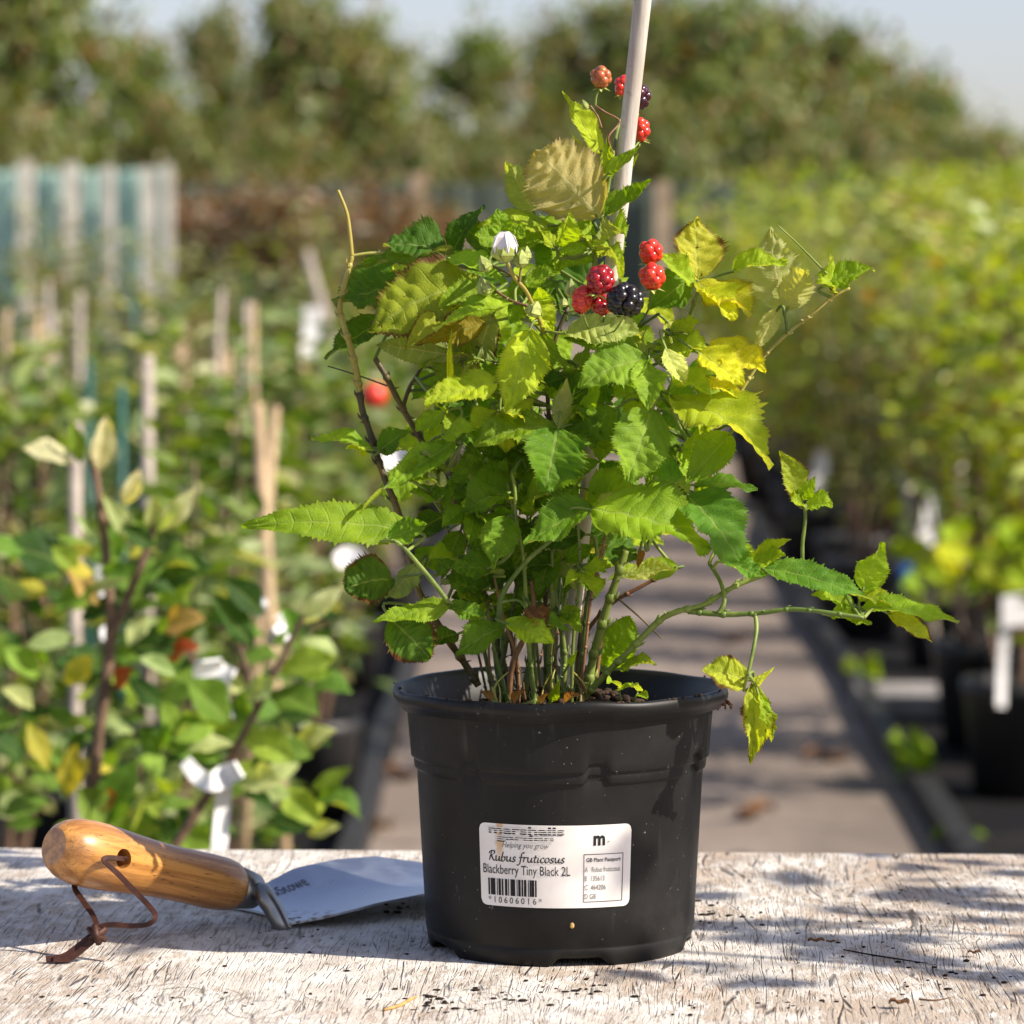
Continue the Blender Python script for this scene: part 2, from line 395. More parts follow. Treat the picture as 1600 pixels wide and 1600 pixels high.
M['ink_grey'] = simple('grey_ink', (0.16, 0.16, 0.16), 0.6, 0.2, 0.1)
M['white_plastic'] = simple('white_plastic', (0.80, 0.80, 0.79), 0.45, 0.4, 0.05)
M['trim'] = simple('black_sheet', (0.02, 0.02, 0.022), 0.7, 0.3, 0.3)

# ------------------------------------------------------------------ setting: ground, path
def grid_sheet(name, x0, x1, y0, y1, z, mat, kind='structure', nx=1, ny=1, fx=None):
    V = []; Fc = []
    for j in range(ny + 1):
        for i in range(nx + 1):
            V.append((x0 + (x1 - x0) * i / nx, y0 + (y1 - y0) * j / ny, z))
    for j in range(ny):
        for i in range(nx):
            a = j * (nx + 1) + i; Fc.append((a, a + 1, a + nx + 2, a + nx + 1))
    o = link(name, mesh_np(name, V, Fc, mat, False)); o['kind'] = kind; return o

def mat_ground():
    t = NT('dry_earth'); v = t.coords('Object')
    n = t.noise(v, 1.2, 6, 0.65); n2 = t.noise(v, 14, 5)
    c = t.mix(t.ramp(n, 0.4, 0.62), (0.19, 0.15, 0.115), (0.10, 0.12, 0.045))
    c = t.mix(t.ramp(n2, 0.4, 0.7, 0, 0.5), c, (0.26, 0.21, 0.165))
    return t.done(t.bsdf(c, 0.9, 0.2, normal=t.bump(n2, 0.5, 0.02)))
def mat_path():
    t = NT('path_concrete'); v = t.coords('Object')
    n = t.noise(v, 2.0, 6, 0.65); n2 = t.noise(v, 30, 5)
    c = t.mix(t.ramp(n, 0.35, 0.68), (0.165, 0.133, 0.110), (0.28, 0.228, 0.188))
    c = t.mix(t.ramp(n2, 0.5, 0.75, 0, 0.4), c, (0.17, 0.14, 0.12))
    return t.done(t.bsdf(c, 0.85, 0.25, normal=t.bump(n2, 0.4, 0.01)))
def mat_weave():
    t = NT('woven_ground_cover'); v = t.coords('Object')
    n = t.noise(v, 3, 5, 0.6)
    w = t.n('ShaderNodeTexWave'); t.set(w.inputs['Vector'], v); w.inputs['Scale'].default_value = 60
    c = t.mix(t.ramp(n, 0.4, 0.7), (0.008, 0.008, 0.009), (0.022, 0.019, 0.016))
    return t.done(t.bsdf(c, 0.85, 0.12, normal=t.bump(w.outputs[1], 0.3, 0.003)))
M['ground'] = mat_ground(); M['path'] = mat_path(); M['weave'] = mat_weave()
grid_sheet('ground', -400, 400, -60, 900, GZ, M['ground'])
def strip(name, xl, xr, y0, y1, z, mat, n=12):
    V = []; Fc = []
    for j in range(n + 1):
        y = y0 + (y1 - y0) * j / n
        V += [(xl(y), y, z), (xr(y), y, z)]
    for j in range(n): Fc.append((2 * j, 2 * j + 1, 2 * j + 3, 2 * j + 2))
    o = link(name, mesh_np(name, V, Fc, mat, False)); o['kind'] = 'structure'; return o
XL = lambda y: -0.315 + 0.005 * y
XR = lambda y: 0.654 + 0.0255 * y
strip('ground_cover_right', lambda y: XR(y) - 0.05, lambda y: XR(y) + 6, 0.5, 24, GZ + 0.004, M['weave'])
strip('ground_cover_left', lambda y: XL(y) - 7, lambda y: XL(y) + 0.05, 0.5, 21, GZ + 0.004, M['weave'])
def path_z(y):
    k = max(0.0, min(1.0, (y - 14.5) / 8.5)); return GZ + 0.009 + 0.80 * k * k * (3 - 2 * k)
V = []; Fc = []; ys = [-1 + .5 * i for i in range(49)]
for y in ys: V += [(XL(y), y, GZ - .02), (XL(y), y, path_z(y)), (XR(y), y, path_z(y)), (XR(y), y, GZ - .02)]
for j in range(len(ys) - 1):
    for k in range(3): Fc.append((4 * j + k, 4 * j + k + 1, 4 * j + k + 5, 4 * j + k + 4))
o = link('path', mesh_np('path', V, Fc, M['path'], False)); o['kind'] = 'structure'

M['edging'] = simple('dark_edging_plastic', (0.022, 0.021, 0.020), 0.6, 0.35, 0.4)
for nm, fx, lab, s in (('path_edging', XR, 'black edging strip along the right side of the path', 1), ('path_edging', XL, 'dark edging strip along the left side of the path', -1)):
    mb = MB(); pts = []
    for j in range(24):
        y0_, y1_ = 2.2 + j * 1.0, 2.2 + (j + 1) * 1.0
        V = []
        for y in (y0_, y1_):
            w = 0.012 * math.sin(y * 2.1)
            V += [(fx(y) + w, y, GZ), (fx(y) + w + 0.045 * s, y, GZ), (fx(y) + w + 0.045 * s, y, GZ + 0.06), (fx(y) + w, y, GZ + 0.055)]
        mb.add(V, [(0, 4, 7, 3), (3, 7, 6, 2), (1, 2, 6, 5)])
    o = mb.build(nm, M['edging'], None, False); tag(o, lab, 'edging')

# ------------------------------------------------------------------ table
TAB_YAW = R(-2.2)
tab = thing('work_table', (0, 2.163, 0), 'weathered table with cracked white paint under the pot and the trowel', 'table')
def table_mesh():
    nx = 240; V = []; Fc = []
    x0, x1, d = -0.95, 0.95, 0.86
    edge = [0.0016 * math.sin(i * 1.7) + rng.normal(0, 0.0011) for i in range(nx + 1)]
    for i in range(nx + 1):
        x = x0 + (x1 - x0) * i / nx; e = edge[i]
        V += [(x, -d, 0), (x, -0.006, 0), (x, e, -0.0025), (x, e * 0.6, -0.030), (x, -d, -0.030)]
    for i in range(nx):
        a = i * 5; b = a + 5
        for k in range(4): Fc.append((a + k, b + k, b + k + 1, a + k + 1))
        Fc.append((a + 4, b + 4, b, a))
    Fc.append((0, 1, 2, 3, 4)); n = nx * 5; Fc.append((n + 4, n + 3, n + 2, n + 1, n))
    return mesh_np('tabletop', V, Fc, M['table'], False)
tt = bpy.data.objects.new('tabletop', table_mesh()); C.objects.link(tt); tt.parent = tab
M['frame_wood'] = simple('grey_timber', (0.22, 0.18, 0.14), 0.8, 0.2, 0.35, 25)
for sx in (-0.85, 0.85):
    for sy in (-0.80, -0.08):
        me = MB().box(-0.035, 0.035, -0.035, 0.035, GZ, -0.0305).mesh('leg', M['frame_wood'], False)
        o = bpy.data.objects.new('leg', me); C.objects.link(o); o.parent = tab; o.location = (sx, sy, 0)
tab.rotation_euler.z = TAB_YAW

# ------------------------------------------------------------------ plant pot
PC = Vector((P(875, 1300, 1.857).x, 1.857, 0))
R_RIM, H_RIM = 0.0888, 0.1375
pot = thing('plant_pot', PC, 'round black plastic pot with white printed label holding the blackberry', 'pot')
NOTCH = [R(a) for a in (13.3 + 51.43 * k for k in range(7))]      # angles from the camera side, positive to the right
def adiff(a, b):
    d = (a - b + math.pi) % (2 * math.pi) - math.pi; return d
def pot_mesh():
    nt = 280
    prof = [  # radius, z, how far this row follows the tabs of the ring
        (0.0620, 0.004, 0), (0.0670, 0.0040, 0), (0.0686, 0.0, 0), (0.0697, 0.0010, 0), (0.0708, 0.0092, 0), (0.0704, 0.0098, 0), (0.0711, 0.0106, 0),
        (0.0720, 0.028, 0), (0.0732, 0.050, 0), (0.0745, 0.074, 0), (0.0754, 0.0900, 0), (0.0756, 0.0934, 0.6), (0.0758, 0.0944, 1), (0.0770, 0.0952, 1), (0.0772, 0.0957, 1),
        (0.0775, 0.0990, 1), (0.0774, 0.0997, 1), (0.0776, 0.1003, 1), (0.0788, 0.1012, 1), (0.0790, 0.1019, 1), (0.0793, 0.1052, 0.7), (0.0796, 0.1110, 0), (0.0808, 0.1250, 0), (0.0813, 0.1283, 0)]
    rows = []
    for r, z, f in prof:
        row = []
        for i in range(nt):
            th = 2 * math.pi * i / nt
            dz = 0; dr = 0
            if f:
                for a in NOTCH:
                    d = abs(adiff(th, a)) * 0.0775
                    k = max(0.0, min(1.0, (0.0072 - d) / 0.0034)); k = k * k * (3 - 2 * k)
                    dz += 0.0044 * k * f; dr -= 0.0013 * k * f
            if z < 0.004 and r > 0.068:          # drainage notches in the foot
                for a in [R(8), R(80), R(152), R(-64), R(-136)]:
                    d = abs(adiff(th, a)) * 0.067
                    k = max(0.0, min(1.0, (0.0155 - d) / 0.0055)); dz += 0.0048 * k
            wob = 1 + 0.0035 * math.sin(3 * th + 0.6) * (z / H_RIM)
            row.append(((r + dr) * wob * math.sin(th), -(r + dr) * wob * math.cos(th), z + dz))
        rows.append(row)
    V = [v for row in rows for v in row]; Fc = []
    for j in range(len(rows) - 1):
        for i in range(nt):
            Fc.append((j * nt + i, j * nt + (i + 1) % nt, (j + 1) * nt + (i + 1) % nt, (j + 1) * nt + i))
    Fc.append(tuple(reversed(range(nt))))
    return mesh_np('body', V, Fc, M['pot'])
def lathe(prof, nt, wob=0.0, ph=0.0, wz=0.0):
    V = []; Fc = []
    for r, z in prof:
        for i in range(nt):
            th = 2 * math.pi * i / nt
            w = 1 + wob * (math.sin(2 * th + ph) + 0.5 * math.sin(5 * th))
            V.append((r * w * math.sin(th), -r * w * math.cos(th), z + wz * (math.sin(2 * th + 1) + 0.6 * math.sin(7 * th + ph) + 0.5 * math.sin(11 * th))))
    n = len(prof)
    for j in range(n - 1):
        for i in range(nt):
            Fc.append((j * nt + i, j * nt + (i + 1) % nt, (j + 1) * nt + (i + 1) % nt, (j + 1) * nt + i))
    return V, Fc
def put(name, me, parent):
    o = bpy.data.objects.new(name, me); C.objects.link(o); o.parent = parent; return o
put('body', pot_mesh(), pot)
rim_prof = [(0.0806, 0.1268), (0.0846, 0.1272), (0.0851, 0.1296), (0.0868, 0.1300), (0.0876, 0.1318), (0.0884, 0.1322), (0.0888, 0.1346), (0.0884, 0.1366), (0.0872, 0.1376), (0.0850, 0.1374),
            (0.0832, 0.1352), (0.0818, 0.1310), (0.0795, 0.1262), (0.0779, 0.1200), (0.0766, 0.1090), (0.0730, 0.0920), (0.0715, 0.0800)]
V, Fc = lathe(rim_prof, 180, 0.004, 0.5, 0.0006)
put('rim', mesh_np('rim', V, Fc, M['rim']), pot)
# potting soil: a mound with crumbs
M['soil'] = simple('potting_soil', (0.045, 0.028, 0.019), 0.9, 0.2, 0.6, 120)
def soil_mesh():
    mb = MB(); nr, nt = 14, 60; V = []; Fc = []
    for j in range(nr + 1):
        for i in range(nt):
            r = 0.0768 * j / nr; th = 2 * math.pi * i / nt
            z = 0.1345 - 0.026 * (j / nr) ** 2 + rng.normal(0, 0.0012)
            V.append((r * math.cos(th), r * math.sin(th), z))
    for j in range(nr):
        for i in range(nt): Fc.append((j * nt + i, (j + 1) * nt + i, (j + 1) * nt + (i + 1) % nt, j * nt + (i + 1) % nt))
    mb.add(V, Fc)
    for _ in range(320):
        r = 0.068 * math.sqrt(random.random()); th = random.random() * 6.283
        s = random.uniform(0.0008, 0.0028)
        mb.sphere((r * math.cos(th), r * math.sin(th), 0.1345 - 0.026 * (r / 0.0795) ** 2 + s * 0.4), s, 6, 4, (random.uniform(.6, 1.6), random.uniform(.6, 1.6), random.uniform(.5, 1)))
    return mb.mesh('potting_soil', M['soil'])
o = put('potting_soil', soil_mesh(), pot); o['kind'] = 'stuff'

mb = MB(); rr_ = random.Random(44)
for _ in range(46):
    th = rr_.gauss(.35, .9); s_ = rr_.uniform(.0004, .0012); rr2 = .0872 + rr_.uniform(-.0012, .0010)
    mb.sphere((rr2 * math.sin(th), -rr2 * math.cos(th), .1376 + s_ * .3), s_, 6, 4, (rr_.uniform(.7, 1.5), 1, .7))
o = put('rim_crumbs', mb.mesh('rim_crumbs', M['soil']), pot); o['kind'] = 'stuff'

# label on the pot: mapped on the cone
def cone_r(z): return float(np.interp(z, [0.0106, 0.028, 0.050, 0.074, 0.0900], [0.0711, 0.0720, 0.0732, 0.0745, 0.0754]))
SCALE = (1.857 - 0.070) / F
def to_surface(px, py, off):
    """a point of the label given by where the photo shows it on the front of the cone"""
    z = CAM_Z - (1.857 - 0.070) * (py - 440) / F * 1.0
    r = cone_r(z)
    for _ in range(3):
        s = max(-0.98, min(0.98, (px - 877) * SCALE / r)); th = math.asin(s)
        yd = 1.857 - r * math.cos(th)
        z = (P(px, py, yd)).z; r = cone_r(z)
    return th, z
TH0 = to_surface(749, 1350, 0)[0]; TH1 = to_surface(985, 1350, 0)[0]
ZT = to_surface(867, 1290, 0)[1]; ZB = to_surface(867, 1419, 0)[1]
LW = (TH1 - TH0) * 0.0725; LH = ZT - ZB
def onpot(s, h, off):
    """s, h in metres on the label (from its left bottom) -> pot-local point"""
    z = ZB + h; r = cone_r(z) + off; th = TH0 + s / 0.0725
    return (r * math.sin(th), -r * math.cos(th), z)
def label_mesh():
    V = []; Fc = []; nx, ny = 48, 8; rc = 0.0035
    for j in range(ny + 1):
        h = LH * j / ny
        # rounded corners: inset of the ends near top and bottom
        d = min(h, LH - h); ins = 0 if d >= rc else rc - math.sqrt(max(0, rc * rc - (rc - d) ** 2))
        for i in range(nx + 1):
            s = ins + (LW - 2 * ins) * i / nx
            V.append(onpot(s, h, 0.0004))
    hs = [0, .0003, .0008, .0016, .0035] 
    V = []; rows = sorted(set(hs + [LH - a for a in hs] + [LH * k / 6 for k in range(1, 6)]))
    for h in rows:
        d = min(h, LH - h); ins = 0 if d >= rc else rc - math.sqrt(max(0, rc * rc - (rc - d) ** 2))
        for i in range(nx + 1): V.append(onpot(ins + (LW - 2 * ins) * i / nx, h, 0.0004))
    for j in range(len(rows) - 1):
        for i in range(nx):
            a = j * (nx + 1) + i; Fc.append((a, a + 1, a + nx + 2, a + nx + 1))
    t = NT('label_paper'); v = t.coords('Object')
    st = t.noise(v, 60, 4, 0.6); sm = t.noise(v, 38, 3)
    c = t.mix(t.ramp(sm, 0.35, 0.7), (0.74, 0.70, 0.655), (0.82, 0.80, 0.765))
    c = t.mix(t.ramp(st, 0.66, 0.74, 0, 0.55), c, (0.62, 0.42, 0.20))
    sx = t.n('ShaderNodeSeparateXYZ'); t.L(v, sx.inputs[0])
    band = t.math('ADD', t.math('ABSOLUTE', t.math('ADD', sx.outputs[0], .0318)), t.math('MULTIPLY', t.math('SUBTRACT', t.noise(v, 150, 3), .5), .004))
    band = t.math('MULTIPLY', t.ramp(band, .0026, .0008), t.ramp(sx.outputs[2], ZT - .024, ZT - .010, 0, .75))
    c = t.mix(band, c, (0.55, 0.30, 0.07))
    return mesh_np('label', V, Fc, t.done(t.bsdf(c, 0.38, 0.45)))
lab = put('label', label_mesh(), pot)
def text_mesh(txt, s0, s1, h0, h1, mat, name, shear=0.0, offset=0.0, off=0.00065, mapf=None, stretch=True, space=1.0):
    cu = bpy.data.curves.new('tmp_text', 'FONT'); cu.body = txt; cu.shear = shear; cu.offset = offset; cu.resolution_u = 3; cu.space_character = space
    ob = bpy.data.objects.new('tmp_text', cu); C.objects.link(ob)
    dg = bpy.context.evaluated_depsgraph_get(); dg.update()
    me = bpy.data.meshes.new_from_object(ob.evaluated_get(dg))
    bpy.data.objects.remove(ob); bpy.data.curves.remove(cu)
    co = np.array([v.co[:] for v in me.vertices])
    mn, mx = co.min(0), co.max(0)
    for v in me.vertices:
        a = (v.co.x - mn[0]) / (mx[0] - mn[0]); b = (v.co.y - mn[1]) / (mx[1] - mn[1])
        v.co = (mapf or onpot)(s0 + (s1 - s0) * a, h0 + (h1 - h0) * b, off)
    me.name = name; me.materials.clear(); me.materials.append(mat); me.update()
    return me
def lt(txt, x0, y0, x1, y1, mat, name, **kw):
    """text whose box in the photo runs from (x0,y0) to (x1,y1), measured along the label's own rows"""
    s0 = (to_surface(x0, 1350, 0)[0] - TH0) * 0.0725; s1 = (to_surface(x1, 1350, 0)[0] - TH0) * 0.0725
    k = LH / 129.0
    h1 = LH - (y0 - 1288) * k; h0 = LH - (y1 - 1288) * k
    return put(name, text_mesh(txt, s0, s1, h0, h1, mat, name, **kw), lab), (s0, s1, h0, h1)
def label_rects(rs, mat, name, off=0.0006):
    V = []; Fc = []
    for s0, s1, h0, h1 in rs:
        n = max(1, int((s1 - s0) / 0.003)); b = len(V)
        for i in range(n + 1):
            s = s0 + (s1 - s0) * i / n; V += [onpot(s, h0, off), onpot(s, h1, off)]
        for i in range(n): Fc.append((b + 2 * i, b + 2 * i + 2, b + 2 * i + 3, b + 2 * i + 1))
    return put(name, mesh_np(name, V, Fc, mat, False), lab)
def lbox(x0, y0, x1, y1):
    s0 = (to_surface(x0, 1350, 0)[0] - TH0) * 0.0725; s1 = (to_surface(x1, 1350, 0)[0] - TH0) * 0.0725; k = LH / 129.0
    return s0, s1, LH - (y1 - 1288) * k, LH - (y0 - 1288) * k
_, bx = lt('marshalls', 764, 1291, 881, 1303.5, M['ink'], 'logo_lettering', offset=0.028)
_, bx2 = lt('garden', 776, 1304, 864, 1316, M['ink'], 'logo_lettering', offset=0.028)
stripe_mat = simple('label_white', (0.78, 0.75, 0.71), 0.4, 0.4, 0.03)
rs = []
for b in (bx, bx2):
    for k in range(1, 4):
        hh = b[2] + (b[3] - b[2]) * k / 4.0; rs.append((b[0] - 0.0005, b[1] + 0.0005, hh - 0.00022, hh + 0.00022))
o = label_rects(rs, stripe_mat, 'logo_stripe', 0.0008); o['kind'] = 'stuff'
lt('Helping you grow', 784, 1316, 857, 1327, M['ink_grey'], 'slogan_lettering', shear=0.35)
GLY = {
 'R': (.62, [[(.05, 0), (.10, .4), (.18, .95)], [(-.06, .70), (.08, .97), (.42, 1.0), (.50, .76), (.18, .52)], [(.22, .52), (.42, .1), (.64, .0)]]),
 'u': (.58, [[(0, .42), (.08, .5), (.09, .12), (.22, 0), (.36, .15), (.43, .48)], [(.43, .48), (.41, .1), (.5, 0), (.58, .08)]]),
 'b': (.52, [[(.18, .95), (.08, .3), (.12, .02), (.3, 0), (.42, .22), (.34, .45), (.14, .38)]]),
 's': (.42, [[(.0, .05), (.2, -.02), (.31, .12), (.12, .32), (.2, .5), (.35, .42)]]),
 'f': (.38, [[(.44, .9), (.33, 1.0), (.2, .8), (.12, -.1), (-.02, -.33), (-.14, -.27)], [(-.02, .46), (.36, .49)]]),
 'r': (.38, [[(.0, .43), (.1, .49), (.06, 0)], [(.08, .28), (.2, .47), (.35, .46)]]),
 't': (.38, [[(.2, .75), (.12, .12), (.2, 0), (.34, .07)], [(.0, .49), (.36, .52)]]),
 'i': (.27, [[(.08, .49), (.05, .1), (.13, 0), (.24, .07)], [(.11, .66), (.15, .71)]]),
 'c': (.42, [[(.36, .42), (.2, .5), (.03, .28), (.1, .02), (.24, -.01), (.4, .1)]]),
 'o': (.46, [[(.22, .5), (.03, .36), (.06, .06), (.22, 0), (.39, .18), (.34, .44), (.2, .5)]]), ' ': (.26, [])}
def pen_text(txt, x0, y0, x1, y1, mat, name):
    """lettering drawn with a broad pen"""
    s0, s1, h0, h1 = lbox(x0, y0, x1, y1); V2 = []; Fc = []; x = 0
    for ch in txt:
        w, strokes = GLY[ch]
        for st_ in strokes:
            sp_, _ = smooth_path([(a, b, 0) for a, b in st_], [1] * len(st_), 6); b0 = len(V2)
            for i, p in enumerate(sp_):
                tn = (sp_[min(i + 1, len(sp_) - 1)] - sp_[max(i - 1, 0)]).normalized(); nr = Vector((-tn.y, tn.x, 0))
                hw = .030 + .034 * abs(nr.dot(Vector((math.cos(R(38)), math.sin(R(38)), 0))))
                for e in (-1, 1): q = p + nr * hw * e; V2.append((x + q.x + q.y * .12, q.y))
            for i in range(len(sp_) - 1): Fc.append((b0 + 2 * i, b0 + 2 * i + 2, b0 + 2 * i + 3, b0 + 2 * i + 1))
        x += w
    A = np.array(V2); mn, mx = A.min(0), A.max(0)
    put(name, mesh_np(name, [onpot(s0 + (s1 - s0) * (a - mn[0]) / (mx[0] - mn[0]), h0 + (h1 - h0) * (b - mn[1]) / (mx[1] - mn[1]), .00065) for a, b in V2], Fc, mat, False), lab)
lt('Blackberry Tiny Black 2L', 754, 1352, 890, 1371, M['ink'], 'name_lettering')
rs = []; x = 761.0; seq = '21132211312231121322113121321123112'
for i, ch in enumerate(seq):
    w = int(ch) * 1.38
    if i % 2 == 0 or ch == '3': rs.append(lbox(x, 1374, x + w * 0.92, 1400))
    x += w * (0.98 if i % 2 == 0 else 0.82)
o = label_rects(rs, M['ink'], 'barcode'); o['kind'] = 'stuff'
lt('*10606016*', 761, 1402, 845, 1412, M['ink'], 'number_lettering', space=1.5)
pen_text('Rubus fruticosus', 763, 1330, 882, 1352, M['ink'], 'title_lettering')
lt('m', 926, 1304, 944, 1320, M['ink'], 'emblem', offset=0.035)
lt('P', 948, 1313, 951, 1317, M['ink_grey'], 'emblem_mark')
fx0, fx1, fy0, fy1 = 911, 973, 1333, 1408
T = 0.9
o = label_rects([lbox(fx0, fy0, fx1, fy0 + T), lbox(fx0, fy1 - T, fx1, fy1), lbox(fx0, fy0 + T, fx0 + T, fy1 - T), lbox(fx1 - T, fy0 + T, fx1, fy1 - T)], M['ink'], 'passport_frame'); o['kind'] = 'stuff'
lt('GB Plant Passport', 915, 1339, 969, 1347, M['ink'], 'passport_lettering', offset=0.012)
lt('A   Rubus fruticosus', 913, 1353, 968, 1361, M['ink_grey'], 'passport_lettering')
lt('B  135613', 913, 1367, 944, 1375, M['ink_grey'], 'passport_lettering')
lt('C  464206', 913, 1381, 946, 1389, M['ink_grey'], 'passport_lettering')
lt('D GB', 913, 1395, 931, 1403, M['ink_grey'], 'passport_lettering')

# ------------------------------------------------------------------ bamboo stake
M['bamboo'] = None
t = NT('weathered_cane'); v = t.coords('Object', scale=(220, 220, 12)); n = t.noise(v, 1.0, 5, 0.65)
n2 = t.noise(t.coords('Object'), 220, 3)
c = t.mix(t.ramp(n, 0.3, 0.7), (0.40, 0.355, 0.30), (0.62, 0.57, 0.50)); c = t.mix(t.ramp(n2, 0.6, 0.75, 0, 0.5), c, (0.25, 0.2, 0.17))
M['bamboo'] = t.done(t.bsdf(c, 0.6, 0.3, normal=t.bump(n, 0.3, 0.0006)))
sp0, sp1 = P(881, 1098, 1.862), P(1011, -60, 1.835)
sp0 = sp0 + (sp0 - sp1).normalized() * 0.03
pts = [sp0.lerp(sp1, k / 24) for k in range(25)]
rad = [0.0038 + 0.0008 * k / 24 + (0.0004 if k in (9, 17) else 0) for k in range(25)]
o = MB().tube(pts, rad, 14).build('bamboo_stake', M['bamboo'])
tag(o, 'pale grey bamboo cane rising out of the black pot past the top berries', 'stake')
# ------------------------------------------------------------------ leaves of the blackberry
SHAPES = {
    'ovate': ([0, .02, .06, .14, .26, .40, .55, .70, .82, .91, .97, 1], [.05, .30, .60, .90, 1.0, .96, .79, .54, .31, .15, .06, 0]),
    'round': ([0, .02, .06, .14, .28, .45, .62, .78, .89, .96, 1], [.07, .40, .68, .92, 1.0, .98, .83, .58, .33, .14, 0]),
    'lance': ([0, .03, .10, .22, .38, .52, .68, .82, .92, 1], [.05, .22, .55, .88, 1.0, .94, .72, .42, .17, 0]),
}
def leaf_geo(L, W, fold=0.25, curl=0.3, twist=0.0, wave=0.06, teeth=1.0, shape='ovate', rows=60, cols=6, seed=0, pleat=1.0, cup=0.0):
    """leaf in its own frame: base at the origin, tip on +x, lateral y, upper side +z. rows follow the lateral veins."""
    rs = random.Random(seed)
    us, ws = SHAPES[shape]
    ph = [rs.uniform(0, 6.28) for _ in range(4)]
    n = rows
    # centre line bent in the xz plane
    cx, cz, ang = [0.0], [0.0], [0.0]
    for i in range(1, n + 1):
        u = i / n; a = -curl * (u ** 1.4) + 0.10 * math.sin(u * 5 + ph[0]) * (1 if curl else 0.3)
        cx.append(cx[-1] + math.cos(a) / n); cz.append(cz[-1] + math.sin(a) / n); ang.append(a)
    el = math.hypot(cx[-1], cz[-1]); ca = math.atan2(cz[-1], cx[-1])
    V = []; UV = []
    slant = 0.30
    jit = [rs.uniform(.45, 1.35) for _ in range(2 * (n + 1))]; vph = rs.uniform(.85, 1.15)
    for i in range(n + 1):
        u = i / n
        w = np.interp(u, us, ws) * W * 0.5
        tooth = (1 if i % 2 else 0)
        amp = teeth * (0.115 + (0.11 if i % 6 == 1 else 0)) * (1 if 0 < i < n else 0)
        for j in range(-cols, cols + 1):
            v = j / cols; av = abs(v)
            ww = w
            sl = slant * av ** 1.25 * (1 - u) ** 0.8 * (min(1, u * 6))
            if av > 0.99: q_ = jit[2 * i + (1 if v > 0 else 0)]; ww = w * (1 - 0.05 * teeth + amp * tooth * q_); sl += 0.034 * teeth * tooth * q_
            uu = min(1.0, u + sl * (W / L) * 0.9)
            k = uu * n; i0 = min(int(k), n - 1); f = k - i0
            px = cx[i0] * (1 - f) + cx[i0 + 1] * f; pz = cz[i0] * (1 - f) + cz[i0 + 1] * f; a = ang[i0]
            y = v * ww
            fl = fold + 0.15 * math.sin(u * 4 + ph[1])
            z = abs(y) * math.sin(fl) ; y2 = y * math.cos(fl)
            z -= cup * (abs(y) ** 2) / max(W, 1e-6) * 2
            z += pleat * 0.0135 * W * (2 * abs(math.sin(math.pi * i / 6.0)) - 1) * math.sin(min(1, av * 1.1) * math.pi * 0.75) * min(1, 4 * (1 - u)) * (0.6 + 0.5 * math.sin(u * 9 + ph[3] + v))
            z += wave * W * (math.sin(u * 7 + ph[2] + (1.3 if v > 0 else 0)) * av ** 2 + 0.5 * math.sin(u * 13 + ph[3] - 2 * v) * av + 0.28 * math.sin(u * 23 + ph[1] + 5 * v) * av ** .5 + 0.2 * math.sin(u * 31 - 9 * v + ph[0]))
            tw = twist * u
            y3 = y2 * math.cos(tw) - z * math.sin(tw); z3 = y2 * math.sin(tw) + z * math.cos(tw)
            X = px * L - math.sin(a) * z3; Z = pz * L + math.cos(a) * z3
            V.append((X, y3, Z)); UV.append((u, 0.5 + 0.5 * v))
    m = 2 * cols + 1; V = np.array(V)
    # turn and scale so that the tip lies on +x at distance L
    c, s_ = math.cos(-ca), math.sin(-ca)
    X = (V[:, 0] * c - V[:, 2] * s_) / el; Z = (V[:, 0] * s_ + V[:, 2] * c) / el
    V = np.stack([X, V[:, 1], Z], 1)
    Q = [(i * m + j, (i + 1) * m + j, (i + 1) * m + j + 1, i * m + j + 1) for i in range(n) for j in range(m - 1)]
    return V, Q, UV

def leaf_mesh(name, b, tp, n, L, W, mat, **kw):
    V, Q, UV = leaf_geo(L, W, **kw)
    a = (tp - b).normalized(); lat = n.cross(a).normalized(); n = a.cross(lat)
    Mx = np.array([[a.x, lat.x, n.x], [a.y, lat.y, n.y], [a.z, lat.z, n.z]])
    me = quads_mesh(name, V @ Mx.T, Q, mat, True)
    uvl = me.uv_layers.new(name='UVMap'); UV = np.array(UV, np.float32)
    idx = np.empty(len(me.loops), np.int32); me.loops.foreach_get('vertex_index', idx)
    uvl.data.foreach_set('uv', UV[idx].ravel())
    return me

COL = {  # reflectances of the leaf blades (rgb, browned margin)
    'dg': (0.055, 0.125, 0.011, .2), 'g': (0.105, 0.205, 0.013, .15), 'mg': (0.165, 0.265, 0.015, .12), 'lg': (0.22, 0.34, 0.018, .2),
    'yg': (0.29, 0.38, 0.018, .3), 'y': (0.43, 0.44, 0.018, .5), 'bg': (0.100, 0.210, 0.022, .10), 'lbg': (0.165, 0.285, 0.026, .05),
    'ol': (0.21, 0.26, 0.018, .95), 'br': (0.24, 0.19, 0.025, 1.0), 'pk': (0.36, 0.29, 0.115, .4), 'pl': (0.36, 0.42, 0.13, .05),
    'dgb': (0.055, 0.115, 0.014, 1.0), 'yp': (0.40, 0.38, 0.045, .9), 'dry': (0.22, 0.10, 0.05, .6), 'lgb': (0.26, 0.33, 0.030, .9)}
Y0 = 1.857
CAMV = Vector((0, -1, 0.10)); UPV = Vector((0, 0, 1)); RTV = Vector((1, 0, 0))
plant = thing('blackberry_plant', P(838, 1095, Y0), 'bushy potted blackberry plant with red and black berries beside a bamboo cane', 'plant')
STEMPTS = []
def part(name, me, parent):
    """me in coordinates around point `me.origin`"""
    o = bpy.data.objects.new(name, me); C.objects.link(o); o.parent = parent; return o
LEAVES = []
